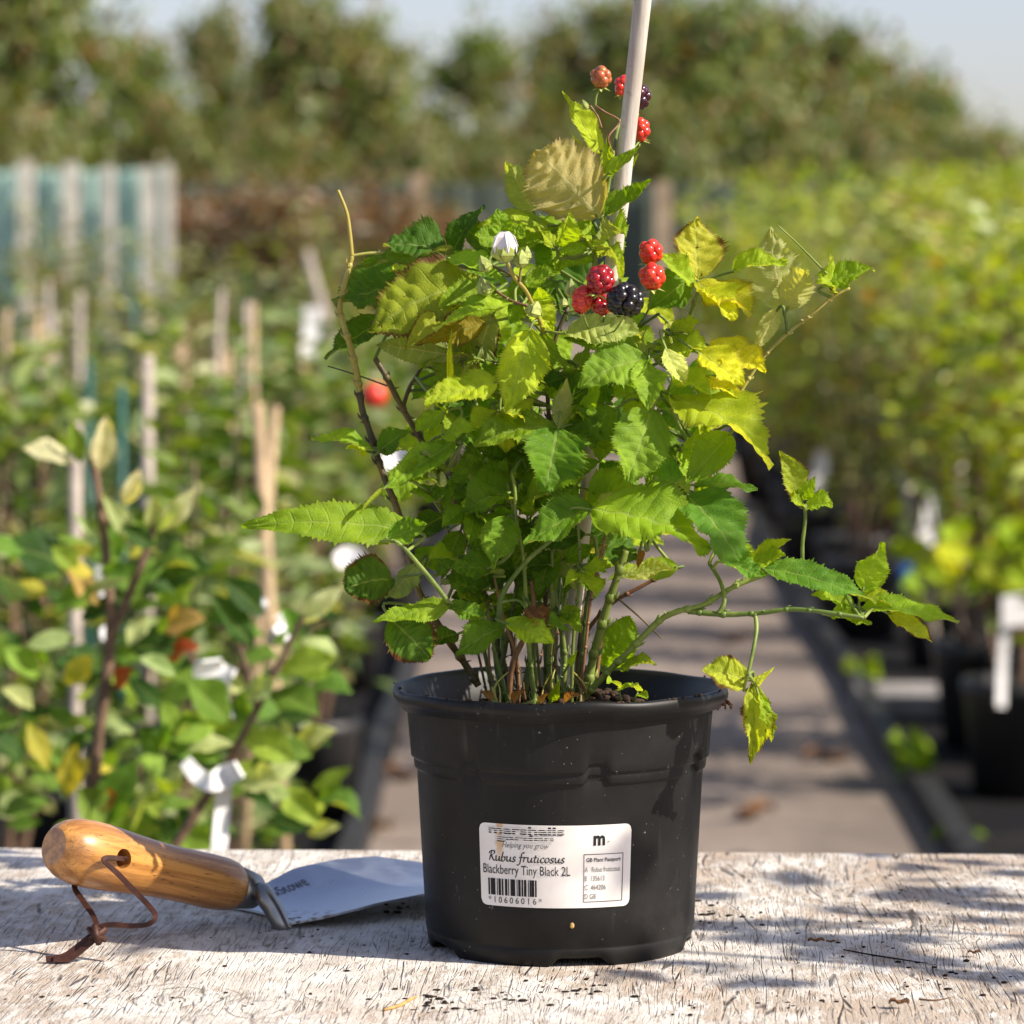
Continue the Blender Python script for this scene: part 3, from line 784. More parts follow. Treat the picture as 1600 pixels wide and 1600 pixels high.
def leaf(bx, by, tx, ty, w, col, tilt=40, side=0.0, db=0.0, dt=None, under=False, curl=0.4, fold=0.38, twist=None, shape='ovate', wave=0.09, pet=None, parent=None, name='leaf', teeth=1.0, yc=None, rows=60, mat=None, pleat=1.0, cup=0.0):
    dt = db - 0.012 if dt is None else dt
    if yc is None: db = db * .72 if db < 0 else db; dt = dt * .72 if dt < 0 else dt
    yc = Y0 if yc is None else yc
    parent = parent or plant
    b = P(bx, by, yc + db); tp = P(tx, ty, yc + dt)
    a = (tp - b); L = a.length; a.normalize()
    f = CAMV * math.cos(R(tilt)) + UPV * math.sin(R(tilt)) + RTV * side
    n = f - a * f.dot(a)
    if n.length < 0.05: n = UPV - a * a.z
    n.normalize()
    if under: n = -n
    lat = n.cross(a)
    a2 = math.hypot(a.x, a.z)
    app = abs(a.x * lat.z - a.z * lat.x) / max(a2, 0.2)
    W = w * yc / F / max(0.42, app) / max(0.72, math.cos(fold)) * (.92 if yc == Y0 else 1)
    sd = len(LEAVES) * 13 + 5
    if twist is None: twist = random.Random(sd).uniform(-.5, .5)
    me = leaf_mesh(name, b, tp, n, L, W, mat or M['leaf'], fold=fold, curl=curl, twist=twist, shape=shape, wave=wave, seed=sd, teeth=teeth, rows=rows, pleat=pleat, cup=cup)
    o = part(name, me, parent); o.location = b - root_loc(parent)
    c = COL[col]; r2 = random.Random(sd); j = r2.uniform(0.86, 1.16); k = r2.uniform(0.9, 1.1)
    o.color = (min(.9, c[0] * j * k * 1.36), min(.9, c[1] * j * 1.36), c[2] * j * 1.2, c[3])
    LEAVES.append((o, b, a, pet, yc))
    return o

def stem(pts, r0, r1, mat, db=0.0, name='cane', thorns=0, parent=None, yc=None, reg=True, sub=5):
    """pts: (px, py[, dY])"""
    yc = yc or Y0
    w = [P(p[0], p[1], yc + (p[2] if len(p) > 2 else db)) for p in pts]
    rr = [r0 + (r1 - r0) * i / (len(w) - 1) for i in range(len(w))]
    sp, rr = smooth_path(w, rr, sub)
    rs = random.Random(int(pts[0][0] * 7 + pts[0][1]))
    rr = [r * (1 + rs.uniform(-0.06, 0.09)) for r in rr]
    mb = MB(); origin = sp[0]
    mb.tube([p - origin for p in sp], rr, 8)
    if thorns > 1:                       # swollen nodes with a bud scale
        acc = rs.uniform(.002, .01)
        for k in range(1, len(sp) - 1):
            acc -= (sp[k] - sp[k - 1]).length
            if acc < 0:
                acc = rs.uniform(.009, .018); q = sp[k] - origin; t_ = (sp[k + 1] - sp[k - 1]).normalized()
                mb.tube([q - t_ * rr[k] * 1.5, q, q + t_ * rr[k] * 1.3], [rr[k] * .9, rr[k] * 1.36, rr[k] * .95], 8)
                sd = t_.cross(Vector((rs.uniform(-.5, .5), rs.choice([-1, 1]), rs.uniform(-.3, .3)))).normalized()
                mb.tube([q + sd * rr[k] * .7, q + sd * rr[k] * 1.5 + t_ * rr[k], q + sd * rr[k] * 1.7 + t_ * rr[k] * 2.4], [rr[k] * .55, rr[k] * .42, rr[k] * .08], 6)
    for _ in range(thorns):
        k = rs.randrange(1, len(sp) - 1); d = Vector((rs.uniform(-1, 1), rs.uniform(-1, .4), rs.uniform(-.4, .7))).normalized()
        q = sp[k] - origin
        mb.tube([q + d * rr[k] * 0.5, q + d * (rr[k] + 0.0009), q + d * (rr[k] + 0.0024)], [0.0007, 0.0004, 0.0001], 5)
    me = mb.mesh(name, M[mat])
    parent = parent or plant
    o = part(name, me, parent); o.location = origin - root_loc(parent)
    if reg: STEMPTS.extend(sp)
    return o

PX = Y0 / F
# --- canes
stem([(748, 1072, 0), (725, 1035), (690, 985, -.01), (655, 925, -.015), (640, 870), (622, 800), (604, 755), (590, 715), (578, 675), (566, 640), (562, 610)], 5.2*PX*1.1, 4.2*PX*1.2, 'cane_brown', name='cane', thorns=10)
stem([(562, 612), (556, 575), (547, 540), (536, 505), (531, 480), (538, 445), (546, 415), (550, 400)], 4.3*PX*1.2, 3.2*PX*1.2, 'cane_yellow', thorns=2)
stem([(550, 402), (546, 360), (541, 330), (528, 297)], 2.9*PX*1.2, 2.0*PX*1.2, 'cane_yellow')
stem([(549, 400), (575, 396), (600, 396), (640, 400), (678, 408)], 2.2*PX*1.2, 2.0*PX*1.2, 'cane_yellow')
stem([(800, 1085, .02), (770, 980, .02), (735, 850, .02), (705, 765, .02), (660, 690, .02), (630, 640, .015), (604, 590, .01), (586, 560, .01)], 6*PX, 4.5*PX, 'cane_brown', thorns=8)
stem([(630, 635, .015), (640, 605, .01), (652, 585, 0), (662, 570, 0)], 3.4*PX, 2.5*PX, 'cane_brown')
stem([(905, 1098, -.02), (940, 1060, -.03), (985, 1015, -.04), (1030, 970, -.045), (1060, 955, -.05), (1100, 945, -.05), (1150, 915, -.05), (1195, 898, -.05)], 5.2*PX, 4*PX, 'cane_green', thorns=8)
stem([(1075, 955, -.05), (1130, 960, -.055), (1185, 958, -.06), (1240, 952, -.065), (1300, 958, -.07), (1350, 965, -.07)], 4.4*PX, 2.8*PX, 'cane_green', thorns=3)
stem([(1195, 898, -.05), (1230, 885, -.05), (1258, 880, -.05)], 3*PX, 2.6*PX, 'cane_green')
stem([(1254, 885, -.05), (1254, 850, -.05), (1258, 815, -.05), (1258, 790, -.05)], 3.2*PX, 2.8*PX, 'cane_green', name='petiole')
stem([(1122, 958, -.055), (1132, 940, -.055), (1126, 910, -.05), (1108, 880, -.045)], 3.6*PX, 2.8*PX, 'cane_green', name='petiole')
stem([(1180, 960, -.06), (1182, 985, -.065), (1176, 1020, -.07), (1168, 1055, -.07)], 3.4*PX, 2.6*PX, 'cane_green', name='petiole')
stem([(918, 1085, 0), (925, 1035, 0), (945, 960, -.005), (965, 900, -.01), (978, 860, -.01)], 7*PX, 5.5*PX, 'cane_green', thorns=6)
stem([(930, 1075, .01), (938, 1010, .01), (948, 950, .01)], 3.5*PX, 3*PX, 'cane_red')
stem([(898, 1020, .02), (925, 975, .02), (960, 940, .02), (1010, 912, .02), (1055, 888, .02)], 4*PX, 2.6*PX, 'cane_red', thorns=5)
stem([(965, 935, .015), (1000, 965, .01), (1034, 998, 0)], 1.6*PX, 1.0*PX, 'cane_brown')
stem([(1100, 700, -.02), (1140, 640, -.02), (1190, 562, -.02), (1232, 520, -.025), (1270, 490, -.03), (1300, 465, -.03), (1328, 450, -.03)], 3.2*PX, 2.0*PX, 'cane_yellow', thorns=2)
stem([(1230, 522, -.025), (1228, 500, -.025), (1224, 480, -.025)], 2.8*PX, 2.4*PX, 'cane_green', name='petiole')
stem([(1215, 352, -.02), (1240, 375, -.02), (1265, 400, -.025), (1292, 428, -.03)], 1.0*PX, 2.0*PX, 'cane_green', name='tendril')
stem([(860, 1000, .0), (850, 900, -.01), (848, 800, -.01), (858, 690, -.02), (856, 600, -.02), (868, 530, -.02), (888, 480, -.02)], 5*PX, 3*PX, 'cane_brown', thorns=4)
stem([(900, 900, .01), (915, 700, .01), (918, 520, .0), (928, 420, -.01), (940, 350, -.02), (950, 290, -.02), (957, 245, -.02), (968, 190, .005), (985, 150, .012)], 5*PX, 2.2*PX, 'cane_green')
stem([(958, 240, -.02), (950, 215, -.025), (968, 190, -.02), (945, 175, -.03), (930, 165, -.03)], 1.8*PX, 1.6*PX, 'cane_red')
stem([(930, 168, -.03), (932, 150, -.03), (938, 138, -.03)], 1.5*PX, 1.4*PX, 'cane_green')
stem([(940, 200, -.03), (933, 180, -.03), (922, 165, -.03)], 1.6*PX, 1.5*PX, 'cane_red')
stem([(855, 530, -.03), (838, 490, -.05), (822, 455, -.06), (805, 435, -.065), (795, 415, -.07), (788, 395, -.07)], 3.6*PX, 2.4*PX, 'cane_yellow')
stem([(812, 440, -.065), (813, 425, -.065), (816, 410, -.065)], 2*PX, 1.8*PX, 'cane_red')
stem([(808, 436, -.06), (790, 425, -.06), (768, 415, -.055)], 2*PX, 1.8*PX, 'cane_brown')
stem([(825, 478, -.05), (800, 470, -.05), (775, 455, -.05)], 2*PX, 1.8*PX, 'cane_red')
stem([(760, 890, -.05), (800, 860, -.05), (805, 780, -.05), (800, 740, -.05)], 3.6*PX, 2.6*PX, 'cane_green')
stem([(700, 940, -.06), (665, 895, -.065), (630, 855, -.07), (615, 845, -.07)], 4*PX, 3*PX, 'cane_green')
stem([(780, 985, -.05), (785, 930, -.05), (820, 880, -.055), (860, 845, -.06)], 5*PX, 3.4*PX, 'cane_green')
stem([(512, 572, .0), (545, 582, 0), (575, 592, .0), (605, 603, .0)], 1.0*PX, 1.4*PX, 'cane_brown')
stem([(1010, 860, -.02), (1040, 780, -.02), (1062, 720, -.03), (1085, 690, -.03)], 4*PX, 2.6*PX, 'cane_green')
stem([(960, 830, 0), (1000, 700, 0), (1050, 600, -.01), (1070, 520, -.02), (1092, 452, -.03)], 4.5*PX, 3*PX, 'cane_green', thorns=3)
stem([(930, 560, 0), (985, 520, -.01), (1030, 490, -.02)], 3*PX, 2.2*PX, 'cane_green')
stem([(690, 960, -.02), (715, 900, -.02), (745, 850, -.02), (760, 800, -.03)], 2.6*PX, 2.2*PX, 'cane_green')
stem([(690, 800, -.03), (672, 770, -.04), (690, 745, -.04)], 2*PX, 1.5*PX, 'cane_green')
for pts in ([(938, 460, -.058), (944, 490, -.05), (938, 530, -.04)], [(1019, 450, -.04), (1014, 482, -.035), (990, 520, -.02)], [(975, 494, -.061), (962, 515, -.055), (935, 540, -.04)], [(910, 488, -.054), (918, 510, -.05), (932, 535, -.04)], [(1000, 170, .012), (992, 190, .008), (975, 210, -.005)], [(1000, 220, .01), (985, 236, .0), (962, 250, -.015)], [(973, 150, .012), (978, 172, .006), (972, 195, -.005)]):
    stem(pts, 1.5 * PX, 1.7 * PX, 'cane_green', name='berry_stalk', reg=False)
# --- crowded shoots rising from the soil
rs = random.Random(11)
for k in range(36):
    x0 = 765 + 142 * (k + rs.uniform(-.9, .9)) / 35; d0 = rs.uniform(-0.035, 0.04)
    x1 = 838 + (x0 - 838) * rs.uniform(.7, 2.1) + rs.uniform(-55, 55); y1 = rs.uniform(730, 960)
    m = rs.choice(['cane_dark', 'cane_dark', 'cane_green', 'cane_red', 'cane_brown', 'cane_dark'])
    r = rs.choice([1.8, 2.4, 3.0, 3.6, 4.4, 5.4]) * PX * rs.uniform(.85, 1.1)
    yb = (1099 if d0 < 0 else 1090); w1, w2 = rs.uniform(-9, 9), rs.uniform(-16, 16)
    stem([(x0, yb + 14, d0), (x0 + (x1 - x0) * .25 + w1, 1098 - (1098 - y1) * .33, d0 * 1.1), (x0 + (x1 - x0) * .62 + w2, 1098 - (1098 - y1) * .68, d0 * 1.2), (x1, y1, d0 * 1.4)], r, r * 0.68, m, thorns=rs.randrange(1, 6), reg=(k % 2 == 0))
for k in range(16):     # stubs, bud scales and dead leaf bits at the foot of the canes
    x0 = rs.uniform(765, 915); h = rs.uniform(14, 60)
    stem([(x0, 1108, rs.uniform(-.045, .0)), (x0 + rs.uniform(-8, 8), 1100 - h * .5), (x0 + rs.uniform(-22, 22), 1100 - h)], rs.uniform(1.2, 3.5) * PX, .8 * PX, rs.choice(['cane_red', 'cane_brown', 'cane_yellow']), reg=False, db=-.03)

# --- leaves, read off the photograph: base px, tip px, visible width, colour
L = leaf
# top of the plant
L(940, 240, 878, 142, 40, 'yg', 20, .5, -.02, fold=.35, curl=.2)
L(944, 288, 890, 205, 14, 'yg', 20, 0, -.01, fold=.3)
L(945, 288, 949, 210, 26, 'yg', 10, .2, -.02, fold=.3)
L(948, 274, 1001, 228, 22, 'mg', 20, -.3, -.045, fold=.5, curl=.1)
L(962, 290, 998, 240, 18, 'yg', 10, .3, .01)
L(934, 340, 836, 234, 128, 'pk', 0, -.35, -.035, -.055, under=True, curl=.35, fold=.22, shape='round', pleat=2.2)
L(946, 338, 1020, 280, 34, 'g', 40, .2, -.04, fold=.8, curl=-.45)
L(835, 335, 790, 250, 56, 'lg', 10, -.2, .005, under=True)
L(858, 352, 746, 352, 38, 'yg', 45, .2, .0, fold=.2)
L(925, 348, 868, 425, 85, 'lg', 30, .2, .0)
L(900, 350, 792, 392, 60, 'mg', 35, 0, .005, curl=.4)
L(942, 350, 966, 412, 44, 'lg', 20, .4, -.01)
L(850, 370, 760, 385, 50, 'mg', 50, 0, .02)
L(880, 370, 845, 440, 60, 'g', 35, .1, .01)
L(970, 440, 962, 370, 14, 'yg', 10, .3, -.02, shape='lance')
# upper left
L(706, 396, 757, 320, 42, 'dg', 20, -.2, .0, fold=.4)
L(705, 402, 598, 385, 40, 'dg', 60, 0, -.01, fold=.35, curl=.5)
L(775, 405, 716, 345, 60, 'dg', 25, -.1, .01)
L(692, 412, 568, 418, 28, 'g', 65, 0, .0)
L(698, 402, 792, 442, 30, 'lg', 55, .2, -.03, fold=.4)
L(660, 425, 608, 425, 26, 'yg', 40, 0, .02)
L(645, 445, 525, 480, 88, 'dg', 35, -.3, .02, curl=.5, shape='round')
L(600, 500, 508, 562, 48, 'dg', 30, -.3, .02, curl=.5)
L(768, 448, 578, 520, 88, 'ol', 50, 0, -.03, -.05, curl=.7, fold=.25, shape='round')
L(778, 456, 684, 478, 56, 'mg', 35, .1, -.05, curl=.4)
L(802, 474, 680, 518, 36, 'lg', 55, .2, -.07, fold=.4, curl=.5)
L(690, 492, 632, 548, 36, 'ol', 20, 0, -.06, curl=.9, fold=.4)
L(760, 505, 650, 540, 48, 'br', 30, .1, -.035, curl=.4)
L(775, 565, 590, 540, 60, 'g', -20, 0, -.02, -.04, under=True, curl=.3, shape='round')
L(770, 490, 738, 585, 72, 'ol', -5, .2, -.015, under=True, shape='round', curl=.3)
L(700, 607, 706, 514, 15, 'y', 10, .4, -.07, fold=.9, curl=-.5)
L(828, 514, 790, 642, 80, 'yg', 15, .55, -.07, -.08, fold=.35, curl=.4)
L(846, 520, 838, 600, 60, 'mg', 20, .2, -.05)
L(778, 598, 663, 634, 46, 'yg', 55, .1, -.08, -.1, fold=.35, curl=.4)
L(818, 442, 872, 424, 30, 'lg', 40, 0, -.06, curl=-.4)
L(870, 440, 815, 470, 40, 'g', 45, 0, -.03)
L(745, 540, 690, 590, 50, 'g', 30, 0, .0)
# middle
L(886, 521, 1003, 526, 56, 'pl', 35, .1, -.06, -.07, curl=.9, fold=.2, pleat=1.8)
L(1000, 552, 880, 528, 42, 'g', 20, 0, -.045, curl=.3)
L(1012, 560, 903, 606, 62, 'lbg', 42, 0, -.07, -.09, curl=.5)
L(1012, 566, 1012, 640, 64, 'lbg', 40, .2, -.075, -.10, curl=.5)
L(1005, 556, 1010, 535, 30, 'bg', 60, .2, -.06)
L(877, 672, 886, 590, 34, 'pl', 10, .2, -.06, under=True, fold=.4)
L(880, 672, 938, 598, 50, 'lg', 20, .2, -.045, fold=.45)
L(1018, 640, 980, 754, 96, 'lbg', 32, .25, -.08, -.11, curl=.5, fold=.25, shape='round')
L(872, 670, 852, 768, 108, 'g', 38, .1, -.08, -.11, curl=.5, fold=.3, shape='round')
L(870, 668, 740, 696, 46, 'mg', 58, 0, -.07, -.08, fold=.3)
L(880, 672, 930, 700, 50, 'g', 50, .2, -.06)
L(960, 640, 905, 690, 60, 'g', 45, 0, -.05)
L(955, 600, 900, 650, 60, 'g', 45, 0, -.03)
L(1030, 642, 1112, 640, 38, 'lbg', 58, .1, -.06)
L(745, 640, 770, 700, 50, 'g', 40, 0, -.02)
# right, yellowing
L(1090, 438, 1089, 338, 86, 'yp', 18, .35, -.04, -.03, fold=.35, curl=-.2)
L(1086, 446, 1021, 394, 38, 'lg', 25, .3, -.05, fold=.5)
L(1088, 442, 1172, 496, 72, 'y', 38, .25, -.05, -.07, curl=.4, fold=.4)
L(1092, 452, 1150, 500, 40, 'y', 60, .3, -.06, -.08, fold=.5, curl=.5)
L(1078, 436, 1012, 486, 62, 'g', 30, 0, -.02, curl=.3)
L(1145, 424, 1230, 408, 32, 'yg', 45, 0, -.05, fold=.5)
L(1225, 486, 1203, 356, 86, 'pl', 5, .2, -.02, -.015, under=True, fold=.35)
L(1230, 484, 1262, 420, 60, 'pl', 10, .3, -.02, under=True)
L(1216, 482, 1180, 548, 34, 'pl', 20, .2, -.03, under=True, fold=.5)
L(1284, 448, 1366, 420, 38, 'lg', 40, .2, -.03, curl=.5, fold=.4)
L(1300, 452, 1280, 430, 36, 'lg', 40, 0, -.03)
L(1108, 540, 1196, 584, 56, 'y', 38, .4, -.06, -.08, curl=.4)
L(1092, 552, 1164, 602, 52, 'y', 35, .4, -.08, -.1, fold=.4)
L(1040, 550, 1106, 548, 30, 'yg', 60, .2, -.06)
L(1048, 580, 1112, 618, 40, 'lg', 40, .3, -.075)
L(1104, 588, 1158, 628, 24, 'y', 50, .4, -.07)
L(1040, 545, 1068, 605, 36, 'pl', 30, .4, -.08, fold=.4)
L(1040, 500, 1090, 545, 44, 'yg', 25, .2, -.01, under=True)
L(1048, 618, 1208, 728, 88, 'yg', 38, .4, -.07, -.11, curl=.5, fold=.3)
L(1142, 678, 1070, 758, 58, 'mg', 30, .2, -.09, -.11, curl=.3, fold=.55)
L(1084, 758, 1184, 764, 24, 'bg', 55, .2, -.07, fold=.25, shape='lance')
L(1074, 776, 1158, 880, 92, 'bg', 32, .2, -.09, -.12, curl=.4, fold=.2, shape='round')
L(1072, 768, 1022, 748, 44, 'bg', 50, 0, -.08)
L(1050, 700, 1010, 760, 50, 'g', 35, 0, -.05)
# lower middle
L(924, 796, 1112, 858, 100, 'lg', 40, .1, -.10, -.12, curl=.5, fold=.15, shape='round')
L(926, 794, 818, 852, 52, 'g', 50, 0, -.09, -.11, fold=.35)
L(918, 792, 1010, 770, 50, 'lg', 55, 0, -.06)
L(900, 760, 850, 810, 56, 'g', 50, 0, -.06)
L(792, 808, 772, 890, 64, 'g', 35, 0, -.07, -.09, curl=.4)
L(800, 790, 730, 745, 44, 'mg', 55, 0, -.05)
L(795, 770, 725, 800, 46, 'g', 55, 0, -.07, fold=.4)
L(810, 790, 860, 770, 40, 'mg', 50, 0, -.06)
L(800, 745, 755, 720, 36, 'g', 50, 0, -.04)
L(745, 740, 690, 790, 40, 'g', 45, 0, -.04)
L(880, 850, 905, 920, 46, 'lbg', 25, .3, -.03, under=True)
L(865, 860, 840, 930, 44, 'g', 35, 0, -.03)
L(1060, 886, 950, 905, 34, 'lg', 45, .2, .01)
L(1000, 862, 996, 888, 16, 'dry', 20, .2, -.08, fold=.8, curl=.8)
L(975, 900, 1055, 890, 30, 'pl', 40, .2, .0)
L(908, 880, 930, 935, 40, 'g', 30, .1, .0)
# left and low left
L(648, 832, 377, 820, 62, 'mg', 38, 0, -.07, -.09, curl=.25, fold=.18)
L(600, 842, 668, 818, 34, 'g', 45, 0, -.085, curl=-.4, fold=.3)
L(712, 690, 598, 764, 52, 'mg', 28, 0, -.06, -.08, curl=.3, fold=.2)
L(600, 762, 560, 805, 9, 'ol', 20, 0, -.08, fold=.8, curl=.6)
L(690, 680, 745, 672, 30, 'lg', 40, 0, -.06, curl=.6)
L(584, 702, 486, 684, 30, 'mg', 50, 0, -.03, fold=.2)
L(575, 706, 540, 700, 18, 'yg', 30, 0, -.02)
L(592, 706, 638, 672, 40, 'g', 25, 0, -.02)
L(612, 905, 538, 920, 68, 'dgb', 28, -.1, -.06, curl=.5, shape='round')
L(652, 880, 602, 935, 40, 'bg', 50, 0, -.05, under=True)
L(705, 945, 582, 972, 34, 'mg', 42, 0, -.08, -.09, curl=.4, fold=.15)
L(700, 950, 760, 965, 28, 'g', 50, 0, -.075)
L(612, 968, 672, 1030, 80, 'dgb', 25, 0, -.07, curl=.3, shape='round', fold=.15)
L(762, 922, 688, 912, 40, 'dg', 55, 0, -.05)
L(785, 900, 700, 888, 30, 'g', 60, 0, -.06)
L(770, 940, 705, 935, 28, 'dg', 60, 0, -.03)
L(716, 990, 674, 1006, 30, 'dg', 40, 0, -.05)
L(788, 980, 712, 1024, 44, 'g', 45, 0, -.08, -.09)
L(790, 974, 864, 1006, 36, 'lg', 48, .2, -.09, -.1, fold=.3)
L(826, 972, 892, 984, 18, 'g', 62, 0, -.08)
L(944, 1042, 985, 962, 68, 'lg', 12, .3, .02, fold=.2, shape='round')
L(968, 1046, 1026, 1038, 20, 'lg', 50, .2, -.05, fold=.4)
L(690, 860, 640, 905, 54, 'g', 40, 0, .02)
L(720, 830, 690, 905, 44, 'g', 40, 0, .0)
L(690, 780, 640, 770, 24, 'g', 50, 0, -.05)
L(742, 860, 800, 845, 40, 'g', 50, 0, -.05)
L(822, 950, 840, 985, 26, 'dry', 20, .2, -.08, fold=.7, curl=.9, wave=.2); L(835, 952, 858, 980, 20, 'dry', 30, .2, -.075, fold=.6, curl=.7, wave=.2)
L(800, 1098, 822, 1076, 12, 'dry', 30, 0, -.07, fold=.5); L(880, 1100, 905, 1084, 13, 'dry', 35, 0, -.07, fold=.5); L(842, 1100, 858, 1082, 11, 'dry', 30, .3, -.08, fold=.6); L(860, 1096, 876, 1060, 18, 'lg', 20, .3, -.06, fold=.5)
L(888, 1040, 902, 1015, 12, 'lg', 20, .2, -.06); L(770, 1096, 752, 1080, 12, 'dry', 30, 0, -.06)
# trailing right shoots
L(1166, 1062, 1098, 1048, 58, 'lgb', 15, .2, -.08, curl=.7, shape='round', cup=.3)
L(1178, 1064, 1172, 1196, 48, 'lgb', 12, .4, -.08, -.085, fold=.7, curl=.4, wave=.22)
L(1172, 1075, 1210, 1042, 14, 'pl', 30, .2, -.08, fold=.8, curl=-.6)
L(1185, 1085, 1205, 1160, 24, 'lg', 25, .5, -.085, fold=.6, wave=.2)
L(1252, 784, 1218, 704, 44, 'lgb', 12, .4, -.055, fold=.35)
L(1250, 780, 1274, 745, 26, 'lg', 30, .4, -.055, fold=.5)
L(1256, 792, 1301, 788, 22, 'lg', 50, .2, -.06, fold=.4)
L(1256, 790, 1236, 782, 16, 'yg', 40, 0, -.06)
L(1170, 882, 1236, 842, 28, 'yg', 40, .2, -.05, fold=.4)
L(1175, 886, 1228, 868, 30, 'lg', 45, .2, -.055)
L(1140, 850, 1178, 885, 36, 'lg', 40, 0, -.06)
L(1130, 878, 1196, 902, 32, 'bg', 45, .1, -.07)
L(1192, 888, 1370, 940, 46, 'bg', 38, .1, -.07, -.09, fold=.2, curl=.3)
L(1335, 945, 1268, 928, 26, 'lg', 40, 0, -.07)
L(1348, 922, 1377, 846, 56, 'lg', 18, .3, -.07, fold=.3)
L(1345, 952, 1498, 974, 34, 'lg', 45, .2, -.075, -.09, fold=.3, curl=.4)
L(1388, 958, 1456, 1004, 36, 'lgb', 30, .3, -.08, fold=.4)
L(1298, 962, 1362, 976, 28, 'lg', 40, .1, -.075)
L(1340, 930, 1400, 950, 26, 'yg', 45, .2, -.07)
rs = random.Random(17)
for (x, y, an0, sz, c) in ((745, 560, 230, 66, 'mg'), (820, 470, 300, 58, 'lg'), (905, 575, 260, 64, 'mg'), (960, 520, 320, 60, 'lg'), (1045, 520, 330, 64, 'yg'), (1075, 585, 300, 60, 'lg'), (1120, 640, 320, 58, 'yg'),
        (700, 640, 220, 60, 'mg'), (780, 640, 260, 62, 'lg'), (925, 665, 290, 60, 'mg'), (1060, 700, 300, 60, 'lg'), (960, 770, 300, 60, 'lg'), (760, 730, 230, 58, 'mg'), (690, 745, 200, 54, 'g'), (870, 800, 270, 60, 'mg'), (1010, 800, 330, 60, 'lg'), (740, 800, 240, 56, 'g'),
        (840, 870, 280, 50, 'mg'), (720, 870, 215, 52, 'g'), (760, 930, 240, 46, 'mg'), (905, 890, 300, 44, 'lg'), (870, 960, 290, 40, 'mg'), (790, 380, 100, 50, 'mg'), (870, 390, 60, 54, 'lg'), (930, 400, 30, 48, 'lg'), (1000, 610, 280, 60, 'mg'), (1085, 780, 330, 50, 'mg')):
    a0 = an0 + rs.uniform(-25, 25); d_ = rs.uniform(-.062, -.015); tl = rs.uniform(22, 58); sd_ = rs.uniform(-.1, .5)
    for k, (da, f) in enumerate(((0, 1.15), (62, .85), (-62, .85))):
        a1 = R(a0 + da + rs.uniform(-12, 12)); ln = sz * f * rs.uniform(.9, 1.2)
        L(x + 4 * math.cos(a1), y - 4 * math.sin(a1), x + ln * math.cos(a1), y - ln * math.sin(a1) * .85, ln * rs.uniform(.50, .62), rs.choice([c, c, {'g': 'mg', 'mg': 'lg', 'lg': 'yg', 'yg': 'lg'}[c]]), tl + rs.uniform(-12, 12), sd_ + rs.uniform(-.2, .2), d_, d_ + rs.uniform(-.025, .005), curl=rs.uniform(.1, .7), fold=rs.uniform(.25, .6), shape=rs.choice(['ovate', 'lance']))
# shaded leaves filling the middle of the bush
rs = random.Random(5)
for k in range(34):
    a = rs.uniform(0, 6.28); q = math.sqrt(rs.random())
    cx_ = 870 + 250 * q * math.cos(a); cy_ = 660 + 235 * q * math.sin(a)
    if cy_ < 430 and (cx_ < 700 or cx_ > 1000): continue
    if cy_ > 700 and abs(cx_ - 850) > 190: continue
    if cy_ > 840: cx_ = 850 + (cx_ - 850) * 0.55
    dr = rs.choice([-1, 1]) if abs(cx_ - 870) < 60 else (1 if cx_ > 870 else -1)
    ln = rs.uniform(55, 100); an = R(rs.uniform(-20, 75))
    L(cx_, cy_, cx_ + dr * ln * math.cos(an), cy_ + ln * math.sin(an), ln * rs.uniform(.5, .75), rs.choice(['g', 'mg', 'dg', 'g', 'lg'] if cx_ < 930 else ['lg', 'mg', 'g', 'yg']), rs.uniform(25, 65), rs.uniform(-.2, .4), rs.uniform(-.03, .085), curl=rs.uniform(.2, .7), fold=rs.uniform(.15, .45))

for k in range(78):      # small leaflets crowded between the canes
    a = rs.uniform(0, 6.28); q = rs.random() ** .6; cx_ = 845 + 130 * q * math.cos(a); cy_ = 745 + 215 * q * math.sin(a)
    if cy_ > 940 and abs(cx_ - 835) > 70: continue
    dr = 1 if rs.random() < .5 else -1; ln = rs.uniform(34, 70); an = R(rs.uniform(-35, 75))
    L(cx_, cy_, cx_ + dr * ln * math.cos(an), cy_ + ln * math.sin(an), ln * rs.uniform(.5, .75), rs.choice(['g', 'dg', 'dg', 'mg', 'g', 'lg']), rs.uniform(15, 65), rs.uniform(-.4, .5), rs.uniform(-.05, .06), curl=rs.uniform(.1, .9), fold=rs.uniform(.2, .7), shape=rs.choice(['ovate', 'lance', 'ovate']))
for k in range(52):       # leaves on the far side of the bush
    a = rs.uniform(0, 6.28); q = math.sqrt(rs.random()); cx_ = 850 + 190 * q * math.cos(a); cy_ = 650 + 250 * q * math.sin(a)
    if cy_ < 440 and (cx_ < 720 or cx_ > 980): continue
    dr = 1 if rs.random() < .5 else -1; ln = rs.uniform(60, 105); an = R(rs.uniform(-10, 70))
    L(cx_, cy_, cx_ + dr * ln * math.cos(an), cy_ + ln * math.sin(an), ln * rs.uniform(.55, .8), rs.choice(['g', 'mg', 'dg', 'lg']), rs.uniform(25, 65), rs.uniform(-.2, .4), rs.uniform(.04, .17), curl=rs.uniform(.2, .7), fold=rs.uniform(.15, .45))

